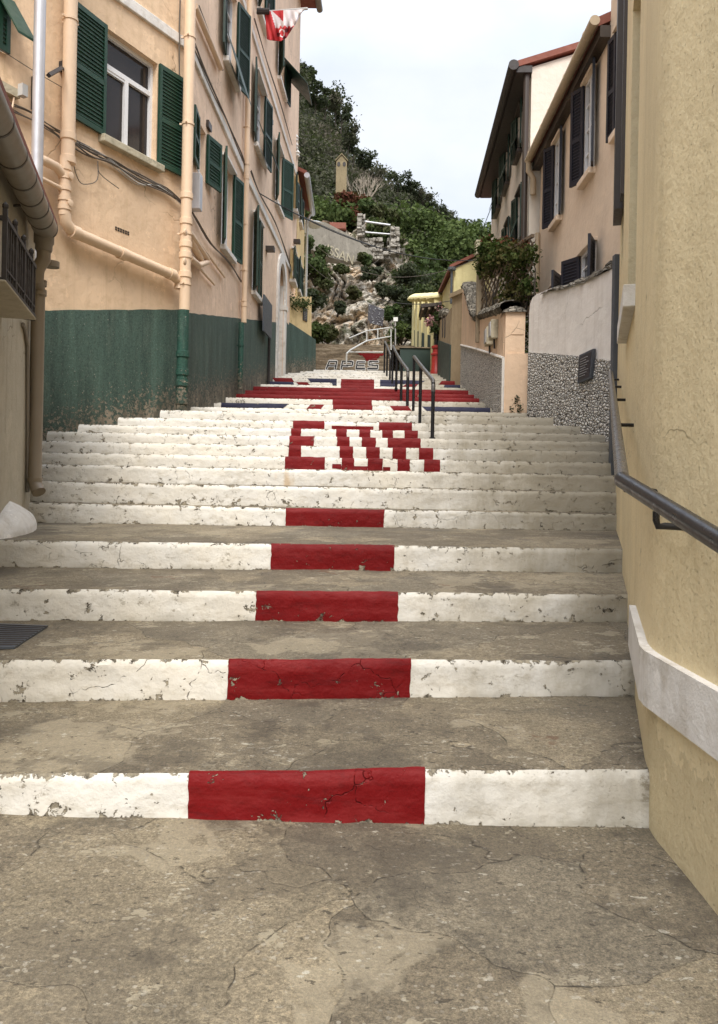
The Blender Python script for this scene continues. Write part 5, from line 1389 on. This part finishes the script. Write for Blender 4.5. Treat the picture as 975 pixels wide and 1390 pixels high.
# ------------------------------------------------------------------ cliff, ruins, hill
def lerp_tab(tab, x):
    if x <= tab[0][0]: return tab[0][1]
    for (a, b), (c, d) in zip(tab, tab[1:]):
        if x <= c: return b+(d-b)*(x-a)/(c-a)
    return tab[-1][1]
CTOP = [(330,300),(418,296),(480,318),(500,300),(545,316),(560,345),(575,392),(600,420),(700,430)]
m = MB()
def cliff(u, v):
    px = 340+330*u; py = 505+(lerp_tab(CTOP, px)-505)*v
    Y = 35.2+8.5*v**.8; p = P(px, py, Y)
    n = fbm(p.x*.28, p.z*.28, 1, 6)*1.5+abs(fbm(p.x*.9, p.z*.7, 5, 5))*.7+fbm(p.x*2.8, p.z*2.4, 9, 3)*.22
    n += .5*math.floor(3*fbm(p.x*.35, p.z*.2, 7, 3))/3
    d = mnoise.voronoi(Vector((p.x*.55+fbm(p.z*.5,p.x*.5,1)*.7, p.z*.27+fbm(p.x*.4,p.z*.4,6)*.5, 3)))[0]; n += 1.5*min(.45, (d[1]-d[0])**.7)
    d = mnoise.voronoi(Vector((p.x*2.3, p.z*1.9, 8)))[0]; n += .12*min(.4, d[1]-d[0])
    return p+Vector((.25*fbm(p.z, p.x, 3), -n, 0))
m.grid(cliff, 240, 170); 
cl = m.build('cliff', 'rock', None, smooth=False); tag(cl, kind='structure')
# retaining wall with graffiti
RWp = Wall((ray(412, 330)[0]*37.0, 37.0), (ray(505, 350)[0]*39.5, 39.5))
rw = empty('retaining_wall', RWp.hp(455, 350, 0), 'sloping grey retaining wall on the cliff with white graffiti', 'wall')
apoly(RWp, [(405,300),(440,302),(478,322),(504,344),(500,354),(480,356),(458,353),(436,346),(424,340),(405,338)], 'retain', 'wall', rw, .8, .1)
p = RWp.hp(444, 345, .13); ex = (RWp.hp(471, 357, .13)-p)
add_text('graffiti', 'ISSAN', .66, RWp.hp(442.5, 343, .14), ex, Vector((.12, 0, 1)), 'dirty_trim', rw, 'white spray-painted letters ISSAN slanting down the wall')
# ruined masonry
rn = empty('ruined_wall', P(510, 350, 41), 'broken pale masonry wall with two square pillars on top of the cliff', 'ruin')
R = random.Random(5)
def blocks(name, x0, x1, y0, y1, Y, bs, holes=()):
    m = MB(); y = y1
    while y > y0:
        x = x0+R.uniform(-1, 0)
        h = bs*R.uniform(.8, 1.15)
        while x < x1:
            w_ = bs*R.uniform(1.0, 2.1); xe = min(x+w_, x1+R.uniform(-.5, .8))
            if xe-x > 1 and not any(a < (x+xe)/2 < b and c < y-h/2 < d for a, b, c, d in holes):
                a = P(x+.04, y-.04, Y); b = P(xe-.04, y-h+.04, Y); j = R.uniform(-.12, .12)
                m.box(a.x, b.x, Y-.15+j, Y+.7, a.z, b.z)
            x = xe
        y -= h
    o = m.build(name, 'ruin', rn, bevel=.04); return o
blocks('pillar', 485.5, 495.5, 295, 320, 40.6, 4.2)
blocks('pillar', 530.5, 542.5, 309, 345, 40.6, 4.2, [(533,538,312,316)])
blocks('wall', 488, 531, 324, 352, 41.0, 4.6, [(519,526,324,340)])
m = MB(); a = P(491, 300, 40.7); b = P(530, 305.5, 40.7); m.tube([a, b], .05, 6); a = P(495, 315, 40.7); b = P(531, 318, 40.7); m.tube([a, b], .04, 6); m.build('railing', 'galv', rn)
# small brick piece
m = MB(); m.box(P(448,300,43).x, P(470,300,43).x, 42.7, 43.4, P(455,312,43).z, P(455,304,43).z); m.build('wall', 'tile', rn)
# signboards at the cliff foot
sb_ = empty('information_board', P(511, 428, 34.4), 'dark blue painted board leaning against the rocks above the upper steps', 'sign')
q = [P(499, 438, 34.2), P(520, 443, 34.6), P(522, 420, 34.8), P(500.5, 412, 34.4)]
m = MB(); m.prism(q, (0, .06, 0)); m.build('panel', 'slate_sign', sb_)
m = MB(); cc_ = sum(q, Vector())/4
R = random.Random(3)
for k in range(34):
    u, v = R.random(), R.random(); a = q[0].lerp(q[1], u).lerp(q[3].lerp(q[2], u), v); u2, v2 = min(.97, u+R.uniform(.02, .15)), min(.97, max(.03, v+R.uniform(-.1, .1))); b = q[0].lerp(q[1], u2).lerp(q[3].lerp(q[2], u2), v2)
    o = Vector((0, -.03, 0)); m.tube([a+o, b+o], .012, 4)
m.build('drawing', 'sign_line', sb_)
m = MB(); m.tube([q[0]+Vector((.05,.05,.1)), P(499, 475, 34.4)], .04, 6); m.tube([q[1]+Vector((-.05,.05,.1)), P(520, 475, 34.6)], .04, 6); m.build('leg', 'wood', sb_)
sb2 = empty('small_sign', P(537, 433, 34.2), 'small blank white sign right of the dark board by the cliff', 'sign')
m = MB(); a = P(534.2, 435.8, 34.2); b = P(540.3, 430.5, 34.2); m.box(a.x, b.x, 34.2, 34.24, a.z, b.z); m.build('panel', 'white_paint', sb2)
m = MB(); m.tube([P(537, 436, 34.26), P(537, 470, 34.26)], .03, 6); m.build('post', 'galv', sb2)

# hill terrain
SIL = [(-900,-900),(-300,-420),(200,-110),(330,10),(385,78),(405,110),(418,128),(432,142),(450,156),(462,172),(476,205),(492,228),(508,242),(530,250),(545,257),(560,268),(574,276),(590,292),(604,305),(620,314),(640,322),(665,332),(700,345),(800,380),(1300,500)]
def hillp(px, v):
    pb = 470; ps = lerp_tab(SIL, px)+5; py = pb+(ps-pb)*v**.9
    Y = 45+75*v; p = P(px, py, Y); return p
m = MB()
def hillf(u, v):
    px = -700+1900*u
    if v <= .8:
        p = hillp(px, v/.8); k = 1.6*fbm(p.x*.06, p.y*.06, p.z*.06, 4); return p+Vector((0, -k, k*.3))
    p = hillp(px, 1); t = (v-.8)/.2; return p+Vector((0, 120*t, -.9*p.z*t))
m.grid(hillf, 170, 60); tag(m.build('hillside', 'hill', None, smooth=True), kind='structure')
# the wood on it
cs, rs, ns = [], [], []
R = random.Random(21)
for k in range(1500):
    px = R.uniform(375, 690) if k % 7 else R.uniform(150, 860); v = R.random()**.75; p = hillp(px, v)
    r = R.uniform(1.0, 2.1)*(.7+.6*v); cs.append(p+Vector((R.uniform(-1,1), -.6, r*.25))); rs.append((r*1.1, r, r*.8)); ns.append(104)
hw = leaf_obj('hillside_wood', cs, rs, ns, .46, 'leaf_hill', None, 30, hollow=.6, up=.5); tag(hw, 'dark olive scrub and woodland covering the hillside', 'woodland', kind='stuff')
# silhouette trees, individually
def tree(px, py, Y, hgt, rad, mat, label, lean=0, bark='bark', group='trees on the hillside', leaf=.5, n=420, name='tree'):
    base = P(px, py, Y); t = empty(name, base, label, 'tree', group); R_ = random.Random(int(px*7+py))
    m = MB(); topp = base+Vector((lean, 0, hgt*.75)); m.tube([base-Vector((0,0,.3)), base.lerp(topp, .5)+Vector((R_.uniform(-.2,.2)*hgt*.2, 0, 0)), topp], [hgt*.022, hgt*.015, hgt*.006], 7)
    cs, rs, ns = [], [], []
    for k in range(9):
        a = R_.uniform(0, 6.28); h = R_.uniform(.4, 1.0); q = base+Vector((lean*h+math.cos(a)*rad*R_.uniform(.2,.7), math.sin(a)*rad*.6, hgt*h)); m.tube([base.lerp(topp, h*.7), q], [hgt*.010, hgt*.004], 5)
        cs.append(q); r = rad*R_.uniform(.28, .5); rs.append((r, r, r*.75)); ns.append(n//9)
    m.build('trunk', bark, t); leaf_obj('crown', cs, rs, ns, leaf, mat, t, int(px), hollow=.35, up=.4); return t
TL = [(401,140,60,2.3,1.6),(409,130,64,2.2,1.3),(428,150,70,2.2,1.5),(441,158,74,2.6,1.7),(455,166,80,3.2,2.0),(463,178,84,3.2,1.7),(472,208,88,3.0,1.6),(480,222,90,3.0,1.4),
      (492,240,95,2.6,1.7),(512,250,100,2.2,1.8),(540,262,104,2.6,1.9),(556,270,106,2.2,1.5),(573,286,108,2.6,1.9),(588,300,110,2.4,1.7),(602,312,110,3.2,2.0),(612,316,112,2.6,1.6),(622,322,112,2.4,1.6),(640,328,112,2.6,1.9)]
AD = ['wispy', 'small', 'rounded', 'dense', 'tall', 'leaning', 'slender', 'ragged', 'low', 'bushy', 'broad', 'compact', 'dark', 'stubby', 'feathery', 'tufted', 'thin', 'pale']
for k, (px, py, Y, h, r) in enumerate(TL):
    tree(px, py, Y, h, r, 'leaf_dark' if k % 3 else 'leaf_hill', '%s dark tree on the hill skyline, the %s along the ridge counting from the left' % (AD[k], ['first','second','third','fourth','fifth','sixth','seventh','eighth','ninth','tenth','eleventh','twelfth','thirteenth','fourteenth','fifteenth','sixteenth','seventeenth','last'][k]), (R.random()-.5)*.8, leaf=.30, n=950)
# bare pale tree
bt = empty('bare_tree', P(497, 292, 50), 'leafless pale multi-stemmed tree in the scrub above the ruins', 'tree'); m = MB(); R = random.Random(4)
def branch(p, d, L, r, n):
    q = p+d*L; m.tube([p, p.lerp(q, .5)+Vector((R.uniform(-.05,.05)*L, 0, 0)), q], [r, r*.8, r*.55], 5)
    if n:
        for _ in range(3 if n > 1 else 2):
            dd = (d+Vector((R.uniform(-.55,.55), R.uniform(-.4,.4), R.uniform(-.1,.35)))).normalized(); branch(q, dd, L*R.uniform(.55,.8), r*.55, n-1)
for k in range(8): branch(P(493+R.uniform(-4, 6), 288, 50), Vector(((k-3.5)*.13, R.uniform(-.2,.2), 1)).normalized(), .95, .055, 3)
m.build('branches', 'bark_pale', bt)
# greener bushes
BU = [(438,308,45,2.1,'leaf_green','bright green bush hugging the yellow house roofline above the white lamp'),(462,302,46,1.7,'leaf_green','fresh green bush above the sloping retaining wall'),
      (430,290,47,1.6,'leaf_mid','mid green bush just right of the yellow house'),(512,300,45,1.6,'leaf_mid','green bush between the two ruined pillars'),(522,315,42.5,1.2,'leaf_mid','ivy clump hanging behind the ruined wall'),
      (560,322,46,2.4,'leaf_green','large bright bush right of the ruins'),(590,345,44,2.6,'leaf_green','big fresh green tree crown behind the yellow annex'),(622,352,44,2.3,'leaf_green','leafy green crown directly left of the annex gable'),
      (572,375,41,2.2,'leaf_mid','shaded green thicket below the bright bushes'),(600,392,40,2.0,'leaf_mid','thicket just above the domed yellow wall'),(645,330,45,2.2,'leaf_green','pale green crown peeping over the timber post'),
      (540,300,48,1.9,'leaf_dark','dark green bush above the right ruined pillar'),(478,300,46,1.2,'leaf_red','rust-tinged shrub left of the ruined pillar'),(468,285,48,1.5,'leaf_red','reddish bramble patch below the bare tree'),
      (428,368,36.2,1.1,'leaf_mid','dense bush on the left of the cliff beside the yellow house'),(440,380,36.0,.7,'leaf_mid','green bush on the cliff under the graffiti'),(428,400,35.4,.9,'leaf_dark','dark bush low on the left of the cliff'),
      (424,336,36.6,.8,'leaf_mid','grassy tuft beside the graffiti letters'),(433,448,34.8,.8,'leaf_green','bright green weeds among the pale boulders'),(445,452,34.6,.7,'leaf_mid','low weeds at the foot of the boulders'),
      (546,455,34.8,.9,'leaf_green','green weeds at the right foot of the cliff'),(555,440,35,.9,'leaf_dark','dark shrub at the right foot of the cliff'),(497,352,38.6,.5,'leaf_mid','trailing shrub below the left ruined pillar'),
      (466,362,36.6,.45,'leaf_mid','small tuft just under the middle of the graffiti'),(505,370,37.4,.55,'leaf_dark','small dark tuft below the ruined wall on bare rock'),(458,420,35.0,.45,'leaf_dark','small shrub left of the dark board on the pale rock'),(482,398,35.6,.4,'leaf_mid','tiny tuft in a crevice above the dark board'),(528,424,35.4,.6,'leaf_mid','low shrub between the dark board and the small white sign'),(520,396,36.4,.5,'leaf_dark','tiny dark shrub on the rock above and right of the dark board'),(543,402,36.8,.8,'leaf_dark','dark scrub on the right side of the cliff'),(551,378,38,1.3,'leaf_dark','dark green scrub under the right ruined pillar'),(566,412,37.5,1.2,'leaf_mid','olive thicket right of the pale rock face'),
      (620,385,40,1.8,'leaf_mid','green thicket in front of the yellow annex corner')]
for px, py, Y, r, mt_, lb_ in BU:
    t = empty('bush', P(px, py, Y), lb_, 'bush', 'bushes around the cliff'); cs, rs, ns = [], [], []; R_ = random.Random(int(px+py))
    for k in range(7):
        a = R_.uniform(0, 6.28); q = P(px, py, Y)+Vector((math.cos(a)*r*.7*R_.random()**.5, math.sin(a)*r*.35, r*R_.uniform(-.4,.45))); rr = r*R_.uniform(.3,.5); cs.append(q); rs.append((rr, rr, rr*.8)); ns.append(int(90+110*r))
    leaf_obj('foliage', cs, rs, ns, .17 if Y < 40 else .24, mt_, t, int(px*3+py), hollow=.3)
    m = MB(); b0_ = P(px, py, Y)
    for q in cs[:4]: m.tube([b0_-Vector((0,-.3,r*.6)), q], [.05, .015], 5)
    m.build('stem', 'bark', t)
# stone tower on the hill
tw = empty('stone_tower', P(463, 250, 66), 'small stone belfry-like tower rising from the wooded hillside', 'tower')
a, b = P(456, 250, 66), P(470.5, 250, 66); zt_ = P(463, 219, 66).z; za = P(463, 209.5, 66).z
m = MB(); w_ = b.x-a.x; cx_ = (a.x+b.x)/2
m.prism([Vector((a.x,66,a.z-2)), Vector((b.x,66,a.z-2)), Vector((b.x,66,zt_)), Vector((cx_,66,za)), Vector((a.x,66,zt_))], (0, 1.2, 0)); m.build('wall', 'stone_tower', tw)
for px in (460, 467.5):
    m = MB(); c = P(px, 222.5, 65.98); n_ = 12; m.prism([Vector((c.x+.14*math.cos(k*math.tau/n_), 65.97, c.z+.2*math.sin(k*math.tau/n_))) for k in range(n_)], (0,.02,0)); m.build('opening', 'black_dull', tw)
m = MB(); m.prism([Vector((a.x-.1,65.9,zt_)), Vector((cx_,65.9,za)), Vector((b.x+.1,65.9,zt_)), Vector((b.x+.1,65.9,zt_+.09)), Vector((cx_,65.9,za+.1)), Vector((a.x-.1,65.9,zt_+.09))], (0,1.4,0)); m.build('roof', 'stone_tower', tw)

# ------------------------------------------------------------------ overhead cables
def wire(label, p0, p1, sag, r=.012, mat='cable_black'):
    n = 24; pts = []
    for i in range(n+1):
        t = i/n; p = p0.lerp(p1, t); p.z -= sag*4*t*(1-t); pts.append(p)
    m = MB(); m.tube(pts, r, 5); tag(m.build('overhead_cable', mat), label, 'cable', 'cables over the street')
wire('black cable sagging from the peach house across to the yellow annex', W2.hp(352, 262, .05), P(660, 352, 24), .55, .014)
wire('black cable starting at the peach house corner above the yellow house', P(352, 265, 21), P(520, 338, 34), .1, .014)
wire('thin pale wire hanging in front of the cliff', P(425, 330, 30), P(650, 350, 22), .9, .009, 'cable')
wire('short black cable between cliff foot and yellow annex', P(500, 400, 36), P(614, 408, 24.5), .25, .014)
wire('thin wire crossing from yellow house to retaining wall', P(414, 352, 30.5), P(470, 388, 36), .2, .010, 'cable')
wire('slender wire from the timber post to the beige house', P(698, 372, 15.5), P(728, 325, 15.3), .02, .008, 'cable')
wire('black cable from the black handrail wall over to the ruins', P(455, 348, 37), P(533, 330, 40), .9, .010, 'cable')

# ------------------------------------------------------------------ sky, sun
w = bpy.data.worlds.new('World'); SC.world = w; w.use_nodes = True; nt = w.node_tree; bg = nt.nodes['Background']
SUN_EL, SUN_AZ = math.radians(52), math.radians(180)
sky = nt.nodes.new('ShaderNodeTexSky'); sky.sky_type = 'NISHITA'; sky.sun_disc = False; sky.sun_elevation = SUN_EL; sky.sun_rotation = SUN_AZ; sky.air_density = 1.2; sky.dust_density = 3
tc_ = nt.nodes.new('ShaderNodeTexCoord'); mp = nt.nodes.new('ShaderNodeMapping'); mp.inputs['Scale'].default_value = (1.0, 1.0, 1.9); mp.inputs['Location'].default_value = (.35, 0, .2)
nz = nt.nodes.new('ShaderNodeTexNoise'); nz.inputs['Scale'].default_value = 1.7; nz.inputs['Detail'].default_value = 7; nz.inputs['Roughness'].default_value = .5
rp_ = nt.nodes.new('ShaderNodeValToRGB'); rp_.color_ramp.elements[0].position = .36; rp_.color_ramp.elements[0].color = (4.6, 5.3, 6.5, 1); rp_.color_ramp.elements[1].position = .60; rp_.color_ramp.elements[1].color = (7.2, 7.35, 7.6, 1)
mx = nt.nodes.new('ShaderNodeMix'); mx.data_type = 'RGBA'; mx.inputs[0].default_value = .9
nt.links.new(tc_.outputs['Generated'], mp.inputs[0]); nt.links.new(mp.outputs[0], nz.inputs['Vector']); nt.links.new(nz.outputs['Fac'], rp_.inputs[0])
nt.links.new(sky.outputs[0], mx.inputs[6]); nt.links.new(rp_.outputs[0], mx.inputs[7]); sx = nt.nodes.new('ShaderNodeSeparateXYZ'); nt.links.new(tc_.outputs['Generated'], sx.inputs[0])
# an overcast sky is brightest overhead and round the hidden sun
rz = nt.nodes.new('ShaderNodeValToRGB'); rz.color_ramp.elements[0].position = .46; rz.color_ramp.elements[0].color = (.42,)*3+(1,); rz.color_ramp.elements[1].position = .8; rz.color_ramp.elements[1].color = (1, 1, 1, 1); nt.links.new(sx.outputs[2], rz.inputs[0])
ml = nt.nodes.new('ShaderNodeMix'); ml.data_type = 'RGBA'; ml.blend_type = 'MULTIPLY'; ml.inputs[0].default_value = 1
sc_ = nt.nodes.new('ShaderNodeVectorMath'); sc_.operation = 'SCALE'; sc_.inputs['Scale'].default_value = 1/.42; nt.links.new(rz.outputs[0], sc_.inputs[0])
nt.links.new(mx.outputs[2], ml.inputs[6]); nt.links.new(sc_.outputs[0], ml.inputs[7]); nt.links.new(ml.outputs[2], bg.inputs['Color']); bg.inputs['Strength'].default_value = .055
sd_ = bpy.data.lights.new('sun', 'SUN'); sd_.energy = 1.35; sd_.angle = math.radians(26); sd_.color = (1, .95, .88)
so = bpy.data.objects.new('sun', sd_); COL.objects.link(so)
dirv = Vector((math.sin(SUN_AZ)*math.cos(SUN_EL), math.cos(SUN_AZ)*math.cos(SUN_EL), math.sin(SUN_EL)))
so.rotation_euler = dirv.to_track_quat('Z', 'Y').to_euler(); so.location = (0, -5, 30)
vs_ = SC.view_settings; vs_.view_transform = 'Standard'; vs_.look = 'None'; vs_.exposure = 1.5; vs_.gamma = 1; vs_.use_curve_mapping = False
SC.render.engine = 'CYCLES'
SC.cycles.max_bounces = 5; SC.cycles.diffuse_bounces = 3; SC.cycles.glossy_bounces = 2; SC.cycles.transmission_bounces = 2
